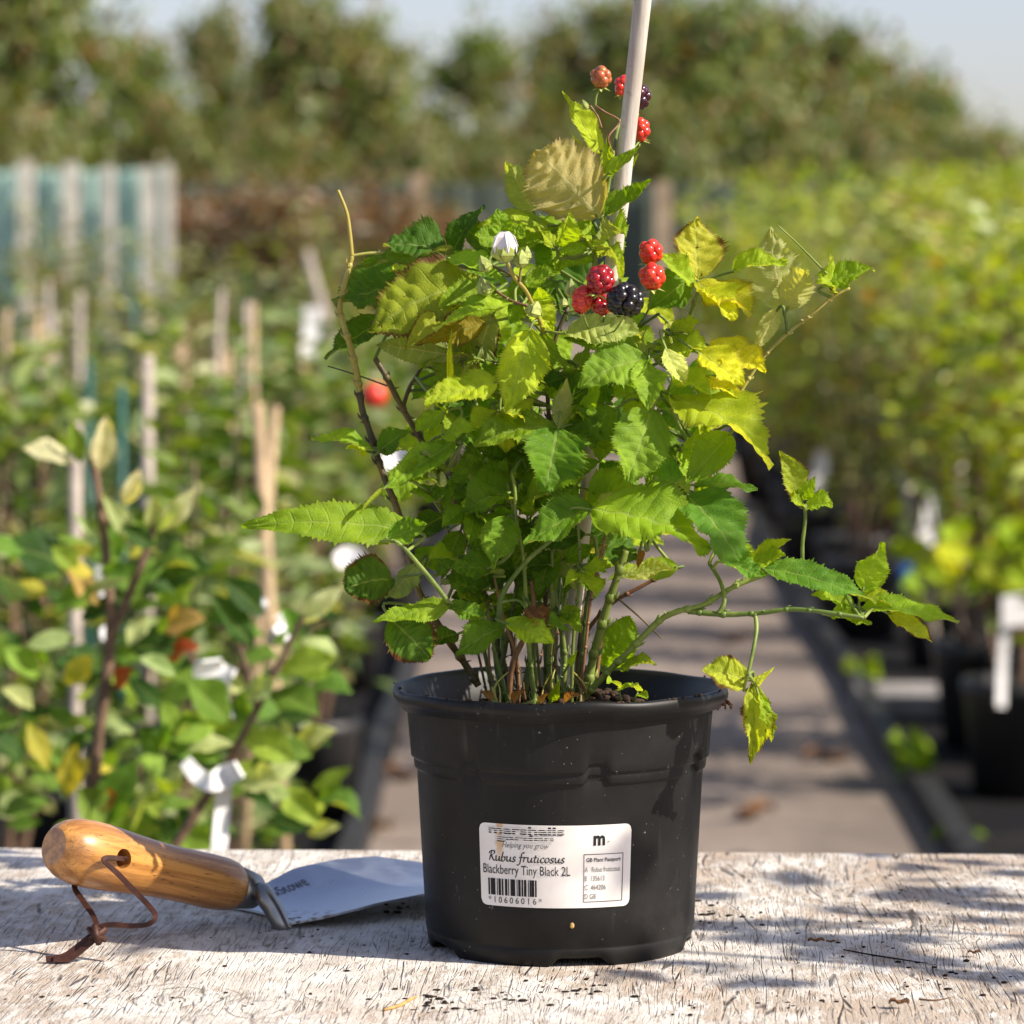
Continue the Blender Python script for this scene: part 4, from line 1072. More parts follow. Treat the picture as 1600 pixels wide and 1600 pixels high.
# --- petioles from each leaf back to the nearest cane
SP_ = np.array([p[:] for p in STEMPTS])
for (o, b, a, pet, yc) in list(LEAVES):
    if yc != Y0: continue
    start = b
    q = np.array(b[:]); tgt = SP_ + np.array([0, 0, 0.012])
    d = np.linalg.norm((SP_ - q) * np.array([1, .8, 1]), axis=1) + np.maximum(0, SP_[:, 2] - q[2] - 0.005) * 1.5
    k = int(d.argmin()); dist = float(np.linalg.norm(SP_[k] - q))
    if dist < 0.0015 or dist > 0.075: continue
    e = Vector(SP_[k]); mid = b - a * min(0.016, dist * 0.45); mid = mid.lerp((b + e) / 2, 0.35)
    pts, rr = smooth_path([Vector((0, 0, 0)) + a * 0.002, mid - b, e - b], [0.0007, 0.0008, 0.0010], 5)
    me = MB().tube(pts, rr, 6).mesh('petiole', M['cane_green'])
    part('petiole', me, o)

# --- berries: a receptacle with drupelets
def mat_berry(name, c1, c2, rough=0.16):
    t = NT(name); oi = t.n('ShaderNodeObjectInfo')
    c = t.mix(oi.outputs['Random'], c1, c2)
    n = t.noise(t.coords('Object'), 400, 2)
    return t.done(t.bsdf(c, t.ramp(n, .3, .7, rough * .8, rough * 1.5), 0.55, coat=0.08, coat_rough=0.1, sss=0.12))
M['b_black'] = mat_berry('ripe_black_skin', (0.004, 0.003, 0.0035), (0.008, 0.005, 0.006), 0.24)
M['b_dark'] = mat_berry('dark_purple_skin', (0.035, 0.008, 0.014), (0.06, 0.010, 0.018))
M['b_crimson'] = mat_berry('crimson_skin', (0.27, 0.008, 0.014), (0.36, 0.012, 0.016))
M['b_red'] = mat_berry('red_skin', (0.58, 0.022, 0.012), (0.68, 0.05, 0.022))
M['b_unripe'] = mat_berry('unripe_orange_skin', (0.36, 0.13, 0.03), (0.45, 0.10, 0.035), 0.3)
M['sepal'] = simple('sepal_green', (0.33, 0.39, 0.10), 0.6, 0.3, 0.3, 300)
_dr = {}
def drupelet(mat):
    if mat not in _dr: _dr[mat] = MB().sphere((0, 0, 0), 1.0, 14, 10).mesh('drupelet', M[mat])
    return _dr[mat]
def berry(px, py, w, h, mat, db, nd=8, tilt=0.0, label=None, calyx=-1):
    c = P(px, py, Y0 + db); rx = w * PX / 2; rz = h * PX / 2
    core = MB().sphere((0, 0, 0), 1, 12, 8, (rx * .78, rx * .78, rz * .8))
    o = part('berry', core.mesh('berry', M[mat]), plant); o.location = c - root_loc(plant)
    o.rotation_euler = (R(-12), tilt, random.uniform(0, 6))
    if label: o['label'] = label
    rs = random.Random(int(px)); sz = 2 * math.pi * rx * 0.70 / nd / 2 * 1.22
    rows = max(2, round(math.pi * rz / (sz * 1.75)))
    for j in range(rows):
        la = -math.pi / 2 + math.pi * (j + 0.5) / rows
        m = max(1, round(nd * math.cos(la)))
        for i in range(m):
            lo = 2 * math.pi * (i + (j % 2) * 0.5 + rs.uniform(-.08, .08)) / m
            s = sz * rs.uniform(0.9, 1.1)
            d = part('drupelet', drupelet(mat), o)
            d.location = ((rx - s * .85) * math.cos(la) * math.cos(lo), (rx - s * .85) * math.cos(la) * math.sin(lo), (rz - s * .85) * math.sin(la))
            d.scale = (s, s, s * rs.uniform(.92, 1.1))
    # calyx of five sepals
    mb = MB()
    for k in range(5):
        a = k * 1.2566 + 0.3; d = Vector((math.cos(a), math.sin(a), 0)); z = calyx * rz
        s = Vector((-math.sin(a), math.cos(a), 0))
        q0 = Vector((0, 0, z)); q1 = d * rx * .45 + Vector((0, 0, z * 1.02)); q2 = d * rx * .95 + Vector((0, 0, z * 1.25))
        mb.add([q0 - s * .0006, q0 + s * .0006, q1 + s * rx * .22, q2, q1 - s * rx * .22], [(0, 1, 2, 3, 4)])
    part('calyx', mb.mesh('calyx', M['sepal'], False), o)
    return o
berry(977, 470, 57, 52, 'b_black', -.085, 7.6, 0.3, 'ripe black berry low in the cluster')
berry(938, 437, 42, 46, 'b_crimson', -.08, 6.2, 0.0, 'dark crimson berry on top of the cluster')
berry(910, 468, 31, 42, 'b_red', -.075, 5, 0.2, 'red berry left of the black one')
berry(938, 474, 30, 36, 'b_crimson', -.070, 5, 0.4)
berry(1017, 393, 37, 38, 'b_red', -.045, 5.4, -.2, 'bright red berry, upper of the pair beside the yellow leaf')
berry(1019, 431, 40, 40, 'b_red', -.055, 5.4, 0.1, 'bright red berry, lower of the pair beside the yellow leaf')
berry(939, 120, 33, 34, 'b_unripe', -.03, 5.4, 0.0, 'unripe brownish orange berry at the very top left of the cane')
berry(973, 134, 26, 34, 'b_red', .012, 4.4, .2)
berry(1000, 152, 34, 40, 'b_dark', .012, 5.2, .3, 'dark purple berry behind the cane')
berry(1000, 202, 32, 38, 'b_red', .010, 5, -.3, 'red berry lowest behind the cane')
# --- buds
M['petal'] = simple('white_petal', (0.80, 0.74, 0.72), 0.5, 0.3, 0.06, 300)
M['bud'] = simple('bud_green', (0.44, 0.50, 0.12), 0.6, 0.3, 0.25, 260)
def bud(px, py, w, h, db, white=False, tilt=0.0):
    c = P(px, py, Y0 + db); r = w * PX / 2 * 1.12; hh = h * PX * 1.05
    nt = 12; prof = [(0.12, 0), (0.7, .08), (1.0, .26), (0.95, .45), (0.62, .68), (0.25, .85), (0.02, .92)]
    V, Fc = lathe([(p * r, z * hh) for p, z in prof], nt)
    o = part('flower_bud', mesh_np('flower_bud', V, Fc, M['bud']), plant); o.location = c - root_loc(plant) - Vector((0, 0, hh * .5)); o.rotation_euler = (0.1, tilt, 0)
    mb = MB()
    for k in range(5):
        a = k * 1.2566; d = Vector((math.cos(a), math.sin(a), 0)); s = Vector((-math.sin(a), math.cos(a), 0))
        if white: q = [d * r * .3 + Vector((0, 0, 0)), d * r * 1.06 + Vector((0, 0, hh * .25)), d * r * 1.0 + Vector((0, 0, hh * .48)), d * r * .95 + Vector((0, 0, hh * .66))]; ws = [.4, .62, .42, 0.02]
        else: q = [d * r * .3 + Vector((0, 0, 0)), d * r * 1.06 + Vector((0, 0, hh * .26)), d * r * .70 + Vector((0, 0, hh * .66)), d * r * .12 + Vector((0, 0, hh * 1.0))]; ws = [.4, .64, .52, 0.06]
        for i in range(3):
            mb.add([q[i] - s * r * ws[i], q[i] + s * r * ws[i], q[i + 1] + s * r * ws[i + 1], q[i + 1] - s * r * ws[i + 1]], [(0, 1, 2, 3)])
    part('sepal', mb.mesh('sepal', M['sepal' if not white else 'bud']), o)
    if white:
        mb = MB()
        for k in range(5):
            a = k * 1.2566 + .6; d = Vector((math.cos(a), math.sin(a), 0)); s = Vector((-math.sin(a), math.cos(a), 0))
            q = [d * r * .9 + Vector((0, 0, hh * .25)), d * r * .92 + Vector((0, 0, hh * .55)), d * r * .66 + Vector((0, 0, hh * .85)), d * r * .34 + Vector((0, 0, hh * 1.03))]; ws = [.5, .78, .66, .25]
            for i in range(3): mb.add([q[i] - s * r * ws[i], q[i] + s * r * ws[i], q[i + 1] + s * r * ws[i + 1], q[i + 1] - s * r * ws[i + 1]], [(0, 1, 2, 3)])
        part('petal', mb.mesh('petal', M['petal']), o); o['label'] = 'white flower bud starting to open'
bud(788, 386, 31, 42, -.072, True)
bud(815, 404, 20, 26, -.068); bud(823, 396, 14, 22, -.06); bud(764, 410, 18, 26, -.058, tilt=-.5); bud(762, 446, 20, 28, -.052, tilt=-.4)
bud(832, 482, 22, 24, -.055, tilt=.3); bud(892, 450, 15, 28, -.07); bud(881, 472, 12, 14, -.06); bud(918, 162, 9, 16, -.03, tilt=-.5)
bud(672, 745, 22, 24, -.045); bud(690, 748, 16, 24, -.043); bud(830, 960, 12, 20, -.05)

# ------------------------------------------------------------------ trowel
HL, HR = P(84, 1322, 1.822), P(368, 1386, 1.908)       # ends of the handle axis
tro = thing('hand_trowel', P(450, 1455, 1.90), 'steel hand trowel with turned wooden handle and leather loop lying left of the pot', 'trowel')
ax = (HR - HL); HLEN = ax.length; ax.normalize()
rotm = ax.to_track_quat('X', 'Z').to_matrix()
def handle_mesh():
    prof = [(0.0, 0.0001), (0.0, 0.0098), (0.0004, 0.0103), (0.0032, 0.0130), (0.0080, 0.0155), (0.015, 0.0172), (0.024, 0.0178), (0.036, 0.0174), (0.050, 0.0163), (0.064, 0.0152), (0.080, 0.0146),
            (0.096, 0.0146), (0.110, 0.0148), (0.120, 0.0145), (0.126, 0.0136), (0.1295, 0.0120), (0.1305, 0.0105), (0.1305, 0.0001)]
    k = HLEN / 0.1305; nt = 48; V = []; Fc = []
    for x, r in prof:
        for i in range(nt):
            th = 2 * math.pi * i / nt; V.append((x * k, r * math.cos(th), r * math.sin(th)))
    for j in range(len(prof) - 1):
        for i in range(nt): Fc.append((j * nt + i, j * nt + (i + 1) % nt, (j + 1) * nt + (i + 1) % nt, (j + 1) * nt + i)[::-1])
    return mesh_np('handle', V, Fc, M['handle'])
hobj = bpy.data.objects.new('handle', handle_mesh()); C.objects.link(hobj)
# drilled hole for the loop
hx = 0.0335
hole_c = HL + ax * hx
toward = (P(163, 1333, 1.815) - hole_c); toward = (toward - ax * toward.dot(ax)).normalized()
loc = rotm.inverted() @ toward
cv, cf = [], []
ang = math.atan2(loc.z, loc.y); dvec = Vector((0, math.cos(ang), math.sin(ang))); s1 = Vector((1, 0, 0)); s2 = dvec.cross(s1)
for e in (-0.03, 0.03):
    for i in range(24):
        th = 2 * math.pi * i / 24; cv.append(Vector((hx, 0, 0)) + dvec * e + (s1 * math.cos(th) + s2 * math.sin(th)) * 0.0052)
for i in range(24): cf.append((i, (i + 1) % 24, 24 + (i + 1) % 24, 24 + i))
cf.append(tuple(reversed(range(24)))); cf.append(tuple(range(24, 48)))
cut = bpy.data.objects.new('cutter', mesh_np('cutter', cv, cf, M['handle'], False)); C.objects.link(cut)
import bmesh
for ob in (cut, hobj):
    bm = bmesh.new(); bm.from_mesh(ob.data); bmesh.ops.recalc_face_normals(bm, faces=bm.faces); bm.to_mesh(ob.data); bm.free()
bo = hobj.modifiers.new('hole', 'BOOLEAN'); bo.object = cut; bo.operation = 'DIFFERENCE'; bo.solver = 'EXACT'
dg = bpy.context.evaluated_depsgraph_get(); dg.update()
newme = bpy.data.meshes.new_from_object(hobj.evaluated_get(dg)); newme.name = 'handle'
hobj.modifiers.clear(); hobj.data = newme; bpy.data.objects.remove(cut)
if hasattr(newme, 'set_sharp_from_angle'): newme.set_sharp_from_angle(angle=R(32))
hobj.parent = tro; hobj.location = HL - tro.location; hobj.rotation_euler = rotm.to_euler()
# ferrule
def along(prof, nt, o0, mat, name):
    V = []; Fc = []
    for x, r in prof:
        for i in range(nt):
            th = 2 * math.pi * i / nt; V.append(o0 + rotm @ Vector((x, r * math.cos(th), r * math.sin(th))))
    for j in range(len(prof) - 1):
        for i in range(nt): Fc.append((j * nt + i, j * nt + (i + 1) % nt, (j + 1) * nt + (i + 1) % nt, (j + 1) * nt + i)[::-1])
    o = link(name, mesh_np(name, [v - tro.location for v in V], Fc, mat), tro, False); return o
fer = along([(-0.006, 0.0112), (0.0, 0.0114), (0.0004, 0.0118), (0.013, 0.0098), (0.0142, 0.0090), (0.0146, 0.0075), (0.0146, 0.0001)], 36, HR, M['steel_dark'], 'ferrule')
rv = MB().sphere((0, 0, 0), 0.0016, 10, 6).mesh('rivet', M['steel'])
o = part('rivet', rv, fer); side = (Vector((0, -1, 0.25)) - ax * Vector((0, -1, 0.25)).dot(ax)).normalized(); o.location = HR + ax * 0.006 + side * 0.0108 - tro.location
# blade: base line from left shoulder to near shoulder, edges turned up
BL, BN = P(362, 1411, 1.965), P(466, 1458, 1.896)
bc = (BL + BN) / 2; bc.z = 0.0008
lat = Vector((BN.x - BL.x, BN.y - BL.y, 0)); BW = lat.length; lat.normalize()
bax = Vector((-lat.y, lat.x, 0))
if bax.x < 0: bax = -bax
BLEN = 0.150
def blade_pt(s, v, off=0.0):
    """s 0..1 along the blade, v -1 (far) .. 1 (near)"""
    half = BW * 0.5 * float(np.interp(s, [0, .04, .15, .3, .5, .65, .8, .9, .97, 1], [.84, .92, 1.05, 1.15, 1.17, 1.08, .86, .60, .28, .02]))
    skew = 0.0
    y = v * half
    rise = 0.0085 * float(np.interp(s, [0, .15, .4, .65, .8, 1], [0, .2, .62, 1.0, .9, .0]))
    z = 0.0012 + rise + (0.0078 if v < 0 else 0.0030) * (abs(y) / (BW * .5)) ** 2.0 * min(1, s * 3)
    p = bc + bax * (s * BLEN + 0.010 * (abs(v) ** 2) * (1 - s) * -0.9) + lat * y
    p.z = z + off; return p
def blade_mesh():
    ns, nv = 40, 22; V = []; Fc = []; th = 0.0013
    for top in (1, 0):
        for i in range(ns + 1):
            for j in range(nv + 1): V.append(blade_pt(i / ns, -1 + 2 * j / nv, th if top else 0) - tro.location)
    m = nv + 1; N = (ns + 1) * m
    for i in range(ns):
        for j in range(nv):
            a = i * m + j; Fc.append((a, a + m, a + m + 1, a + 1)); Fc.append((N + a, N + a + 1, N + a + m + 1, N + a + m))
    for i in range(ns):
        for j in (0, nv):
            a = i * m + j; f = (a, a + m, N + a + m, N + a); Fc.append(f if j else f[::-1])
    for j in range(nv):
        Fc.append((j, j + 1, N + j + 1, N + j)); a = ns * m + j; Fc.append((a + 1, a, N + a, N + a + 1))
    me = mesh_np('blade', V, Fc, M['blade'])
    bm = bmesh.new(); bm.from_mesh(me); bmesh.ops.recalc_face_normals(bm, faces=bm.faces); bm.to_mesh(me); bm.free()
    if hasattr(me, 'set_sharp_from_angle'): me.set_sharp_from_angle(angle=R(50))
    return me
bl = link('blade', blade_mesh(), tro, False)
# neck: from the ferrule, cranked down on to the heel of the blade
n0 = HR + ax * 0.012
nk = [n0, HR + ax * 0.019, P(412, 1398, 1.903), P(428, 1422, 1.899), P(440, 1445, 1.897), P(448, 1452, 1.899)]
sp, rr = smooth_path([p - tro.location for p in nk], [.0068, .0068, .0066, .0062, .0058, .0044], 5)
link('neck', MB().tube(sp, rr, 16, True, 0.85).mesh('neck', M['steel_dark']), tro, False)
# etched maker's word on the blade
def on_blade(s, h, off): return blade_pt(s, h, off) - tro.location
me = text_mesh('&Stowe', 0.16, 0.31, -0.62, -0.84, M['etch'], 'etched_lettering', shear=0.1, off=0.0016, mapf=on_blade)
part('etched_lettering', me, bl)
# leather loop: flat thong through the hole, knotted
def ribbon(pts, w, th, name, parent):
    """flat strap: pts are (world point, width direction)"""
    base = [Vector(p) for p in pts]; sp, _ = smooth_path(base, [1] * len(base), 7)
    V = []; Fc = []; prev = None
    for i, p in enumerate(sp):
        t = (sp[min(i + 1, len(sp) - 1)] - sp[max(i - 1, 0)]).normalized()
        b = Vector((0.15, -1, 0.45)); a = t.cross(b)
        if a.length < .2: a = prev.copy() if prev else t.cross(Vector((1, 0, 0)))
        a.normalize()
        if prev and a.dot(prev) < 0: a = -a
        if prev: a = (a * .4 + prev * .6).normalized()
        prev = a; n = t.cross(a).normalized()
        for (c1, c2) in ((-1, -1), (1, -1), (1, 1), (-1, 1)): V.append(p + a * w * .5 * c1 + n * th * .5 * c2)
    for i in range(len(sp) - 1):
        for k in range(4): Fc.append((i * 4 + k, i * 4 + (k + 1) % 4, (i + 1) * 4 + (k + 1) % 4, (i + 1) * 4 + k))
    Fc.append((3, 2, 1, 0)); n = len(sp) * 4 - 4; Fc.append((n, n + 1, n + 2, n + 3))
    return link(name, mesh_np(name, [v - tro.location for v in V], Fc, M['leather'], False), parent, False)
front = hole_c + toward * 0.0165
strap = ribbon([hole_c + toward * .004, front + toward * .002, P(162, 1342, 1.816), P(185, 1366, 1.812), P(212, 1394, 1.806), P(233, 1416, 1.80), P(243, 1432, 1.795), P(232, 1444, 1.795), P(205, 1447, 1.80), P(180, 1445, 1.802), P(160, 1447, 1.803), P(151, 1455, 1.803)], 0.0026, 0.0015, 'strap', tro)
ribbon([hole_c - toward * .004, hole_c - toward * 0.018, P(116, 1382, 1.838), P(128, 1405, 1.827), P(145, 1430, 1.815), P(152, 1448, 1.806)], 0.0027, 0.0015, 'strap', tro)
tip = P(72, 1516, 1.798); tip.z = 0.0022
tip2 = P(84, 1514, 1.797); tip2.z = 0.0024
ribbon([P(150, 1456, 1.803), P(128, 1474, 1.801), P(100, 1494, 1.799), tip], 0.0030, 0.0018, 'strap', tro)
ribbon([P(156, 1460, 1.8005), P(134, 1479, 1.7985), P(108, 1498, 1.797), tip2], 0.0030, 0.0018, 'strap', tro)
kc = P(152, 1459, 1.802)
mb = MB()
for k, (a_, b_) in enumerate([((-.0042, 0, .0028), (.0040, 0, -.0030)), ((-.0036, 0, -.0030), (.0042, 0, .0024)), ((-.0010, -.0015, .0046), (.0012, -.0015, -.0046))]):
    a_, b_ = Vector(a_), Vector(b_); m_ = (a_ + b_) / 2 + Vector((0, -.0036, 0)); sp, rr = smooth_path([a_, m_, b_], [.0019, .0023, .0019], 5); mb.tube(sp, rr, 8, True, .75)
mb.sphere((0, .0005, 0), .0036, 10, 8)
o = part('knot', mb.mesh('knot', M['leather']), tro); o.location = kc - tro.location

# ------------------------------------------------------------------ crumbs and litter on the table
M['crumb'] = simple('dark_crumb', (0.022, 0.014, 0.010), 0.9, 0.2, 0.5, 300)
mb = MB(); rs = random.Random(3)
def crumb(px, py, s, fl=.5):
    Yd = CAM_Z * F / (py - 440); p = P(px, py, Yd)
    mb.sphere((p.x, p.y, s * fl * .6), s, 6, 4, (rs.uniform(.6, 1.8), rs.uniform(.6, 1.6), fl * rs.uniform(.6, 1)))
for cx_, cy_, n_, sx, sy, s0_ in ((1130, 1440, 34, 60, 22, .0011), (880, 1555, 46, 120, 26, .0011), (1330, 1480, 30, 130, 40, .0010), (1500, 1540, 36, 90, 30, .0012), (640, 1430, 14, 30, 8, .0013), (560, 1500, 26, 160, 40, .0009),
                                  (300, 1570, 30, 240, 22, .0009), (760, 1570, 34, 120, 20, .0010), (1200, 1580, 30, 160, 14, .0010), (680, 1580, 30, 40, 12, .0012), (1400, 1400, 16, 150, 40, .0009), (450, 1470, 14, 60, 10, .0009)):
    for _ in range(int(n_ * .6)):
        py = max(1345, min(1598, rs.gauss(cy_, sy * .6))); crumb(rs.gauss(cx_, sx * .6), py, s0_ * rs.uniform(.45, 1.5))
o = mb.build('soil_crumbs', M['crumb']); o['kind'] = 'stuff'
M['dryleaf'] = simple('dry_leaf', (0.16, 0.08, 0.04), 0.8, 0.2, 0.4, 200)
M['straw'] = simple('straw', (0.45, 0.28, 0.10), 0.7, 0.3, 0.3, 200)
def tp(px, py, h=0.0):
    Yd = (CAM_Z - h) * F / (py - 440); p = P(px, py, Yd); p.z = h; return p
def litter(name, pts, r, mat, label, cat):
    p0 = tp(*pts[0], r * .8); sp, rr = smooth_path([tp(x, y, r * .8) - p0 for x, y in pts], [r * .8, r] + [r * .9] * (len(pts) - 3) + [r * .4], 4)
    o = MB().tube(sp, rr, 6, True, .8).build(name, M[mat]); o.location = p0; tag(o, label, cat)
litter('twig', [(600, 1588), (625, 1581), (640, 1572), (652, 1567)], .0011, 'straw', 'short straw coloured twig at the front edge left of the pot', 'twig')
litter('twig', [(1318, 1492), (1360, 1500), (1410, 1508), (1450, 1514)], .0005, 'crumb', 'thin dark twig lying on the cracked paint right of the pot', 'twig')
litter('twig', [(1436, 1571), (1462, 1573), (1486, 1568)], .0006, 'dryleaf', 'thin reddish twig near the lower right corner of the table', 'twig')
def shred(px, py, s, label, seed):
    p = tp(px, py, 0.0012); rs = random.Random(seed); V = []; Fc = []; n = 7
    for i in range(n + 1):
        for j in range(4):
            u = i / n - .5; v = j / 3 - .5
            V.append((u * s * 2 + rs.uniform(-.1, .1) * s, v * s * 1.1 * math.sqrt(max(.05, 1 - 4 * u * u)) + rs.uniform(-.06, .06) * s, abs(v) * s * .9 + .3 * s * math.sin(u * 5) ** 2 + rs.uniform(0, .12) * s))
    for i in range(n):
        for j in range(3): a = i * 4 + j; Fc.append((a, a + 4, a + 5, a + 1))
    o = link('dried_leaf', mesh_np('dried_leaf', V, Fc, M['dryleaf'], False)); o.location = p; tag(o, label, 'leaf')
shred(1275, 1483, .0042, 'small curled brown leaf scrap right of the pot, larger of two', 1)
shred(1298, 1483, .0026, 'tiny brown leaf scrap right of the larger scrap', 2)
shred(1405, 1583, .0048, 'dark curled leaf scrap at the front edge on the right', 3)
shred(1522, 1501, .0034, 'small dark leaf scrap far right on the table', 4)
o = link('seed', MB().sphere((0, 0, 0), .0012, 10, 7, (1, .5, 1.3)).mesh('seed', M['straw'])); th, z = to_surface(893, 1446, 0); r = cone_r(z) + .0004
o.location = PC + Vector((r * math.sin(th), -r * math.cos(th), z)); tag(o, 'tiny orange seed husk stuck to the pot below the label', 'seed')

p = P(1131, 1096, 1.852); rs = random.Random(2); mb = MB()
for k in range(14):
    d = Vector((rs.uniform(-.5, .9), rs.uniform(-.7, .5), rs.uniform(-1, .1))) * rs.uniform(.002, .0055); q = Vector((rs.uniform(-.0015, .0015), 0, rs.uniform(-.001, .001)))
    mb.tube([q, q + d * .6 + Vector((.0006, 0, 0)), q + d], [.0006, .0005, .0003], 5)
    mb.sphere(q + d * rs.uniform(.3, 1), rs.uniform(.0005, .0011), 6, 4)
o = mb.build('root_tuft', M['dryleaf']); o.location = p; tag(o, 'small dry brown root tuft clinging under the right end of the pot rim', 'roots')
sd = thing('seedling', P(972, 1094, 1.80), 'tiny green seedling with two leaves inside the pot at the right', 'seedling')
for bx, by, tx, ty in ((968, 1080, 990, 1074), (966, 1072, 948, 1066), (998, 1084, 1012, 1092), (996, 1080, 986, 1072)):
    leaf(bx, by, tx, ty, 10, 'lg', 40, 0, 0, yc=1.80, parent=sd, rows=12, teeth=.2, shape='round', pleat=.2)
part('stem', MB().tube([Vector((0, 0, -.004)), P(967, 1076, 1.8) - sd.location], [.0006, .0005], 6).mesh('stem', M['cane_green']), sd)
part('stem', MB().tube([P(990, 1094, 1.8) - sd.location, P(997, 1082, 1.8) - sd.location], [.0006, .0005], 6).mesh('stem', M['cane_green']), sd)

# ------------------------------------------------------------------ background planting
def foliage_mesh(name, pos, dirs, nrm, size, aspect, mat, fold=0.3, droop=0.15):
    """many small leaves as one mesh: two quads per leaf"""
    n = len(pos); dirs = dirs / np.linalg.norm(dirs, axis=1, keepdims=True)
    lat = np.cross(nrm, dirs); lat /= np.maximum(1e-6, np.linalg.norm(lat, axis=1, keepdims=True)); nn = np.cross(dirs, lat)
    s = size[:, None]; w = s * aspect * 0.5
    up = nn * w * fold
    b = pos; tipp = pos + dirs * s - nn * s * droop
    r1 = pos + dirs * s * .30 + lat * w * .95 + up; r2 = pos + dirs * s * .68 + lat * w * .75 + up * .8 - nn * s * droop * .4
    l1 = pos + dirs * s * .30 - lat * w * .95 + up; l2 = pos + dirs * s * .68 - lat * w * .75 + up * .8 - nn * s * droop * .4
    V = np.stack([b, r1, r2, tipp, l2, l1], 1).reshape(-1, 3)
    k = np.arange(n)[:, None] * 6
    Q = np.concatenate([k + np.array([[0, 1, 2, 3]]), k + np.array([[0, 3, 4, 5]])], 0)
    return quads_mesh(name, V, Q, mat)

def rnd_unit(r, n):
    v = r.normal(size=(n, 3)); return v / np.linalg.norm(v, axis=1, keepdims=True)

FOL = {
    'sapling': mat_foliage('sapling_leaves', (0.060, 0.140, 0.014), (0.26, 0.35, 0.035), (0.46, 0.45, 0.18), .2),
    'lime': mat_foliage('lime_leaves', (0.19, 0.30, 0.015), (0.56, 0.60, 0.028), (0.42, 0.26, 0.04), .14),
    'bronze': mat_foliage('bronze_leaves', (0.14, 0.08, 0.04), (0.22, 0.16, 0.06), (0.30, 0.09, 0.04), .3),
    'olive': mat_foliage('olive_leaves', (0.13, 0.17, 0.024), (0.28, 0.30, 0.04), (0.33, 0.19, 0.06), .16),
    'dark': mat_foliage('dark_leaves', (0.03, 0.085, 0.02), (0.07, 0.15, 0.03), (0.16, 0.2, 0.06), .12),
    'tree': mat_foliage('tree_leaves', (0.055, 0.120, 0.010), (0.23, 0.30, 0.026), (0.28, 0.15, 0.05), .16, 1.5, (0.29, 0.14, 0.05)),
    'treeb': mat_foliage('hawthorn_leaves', (0.05, 0.105, 0.011), (0.21, 0.26, 0.026), (0.27, 0.12, 0.045), .2, 1.5, (0.28, 0.12, 0.05)),
}
M['bark'] = simple('grey_bark', (0.11, 0.085, 0.06), 0.85, 0.2, 0.4, 40)
M['twig'] = simple('brown_twig', (0.16, 0.10, 0.065), 0.7, 0.3, 0.35, 80)
M['bgpot'] = simple('nursery_pot_black', (0.02, 0.02, 0.021), 0.5, 0.45, 0.2, 30)
M['tan_cane'] = simple('tan_bamboo', (0.40, 0.29, 0.17), 0.6, 0.3, 0.25, 60)
M['grey_cane'] = simple('grey_bamboo', (0.36, 0.31, 0.26), 0.6, 0.3, 0.25, 60)
M['green_cane'] = simple('green_coated_cane', (0.02, 0.10, 0.085), 0.5, 0.4, 0.2, 60)

def pot_proto(r, h, mat):
    V, Fc = lathe([(r * .78, 0), (r * .96, h * .86), (r, h * .88), (r, h), (r * .93, h), (r * .9, h * .86), (0.001, h * .84)], 24)
    Fc.append(tuple(reversed(range(24))))
    return mesh_np('pot', V, Fc, mat)
POT_S = pot_proto(0.10, 0.19, M['bgpot']); POT_L = pot_proto(0.135, 0.26, M['bgpot'])

def bush_proto(kind, H, spread, nshoot, nleaf, size, pot_me, r, aspect=.55, start=.25):
    """upright shrub: shoots from a pot with leaves along them -> (stem mesh, foliage mesh), origin on the ground"""
    mb = MB(); pos = []; dirs = []
    base = Vector((0, 0, .16)); shoots = []
    for k in range(nshoot):
        a = r.uniform(0, 6.28); h = H * r.uniform(.72, 1.04); sp_ = spread * r.uniform(.2, 1)
        top = Vector((math.cos(a) * sp_, math.sin(a) * sp_, h))
        midp = Vector((math.cos(a) * sp_ * .6, math.sin(a) * sp_ * .6, h * .5)) + Vector(r.normal(0, .03, 3))
        sp, rr = smooth_path([base + Vector((math.cos(a) * .02, math.sin(a) * .02, 0)), midp, top], [.008, .006, .002], 4)
        mb.tube(sp, rr, 5); shoots.append(sp)
    per = nleaf // nshoot
    for sp in shoots:
        for _ in range(per):
            t = start + (1 - start) * r.random() ** .85; k = t * (len(sp) - 1); i = min(int(k), len(sp) - 2)
            p = sp[i].lerp(sp[i + 1], k - i); a = r.uniform(0, 6.28); rad = abs(r.normal(0, spread * .28))
            d = Vector((math.cos(a), math.sin(a), r.normal(.15, .45)))
            pos.append(p + Vector((d.x, d.y, d.z * .6)) * rad); dirs.append(d)
    pos = np.array([p[:] for p in pos]); dirs = np.array([d[:] for d in dirs])
    nrm = rnd_unit(r, len(pos)) * .7 + np.array([0, 0, 1.0])
    sz = size * r.uniform(.65, 1.25, len(pos))
    return mb.mesh('stem', M['twig']), foliage_mesh('foliage', pos, dirs, nrm, sz, aspect, FOL[kind]), pot_me

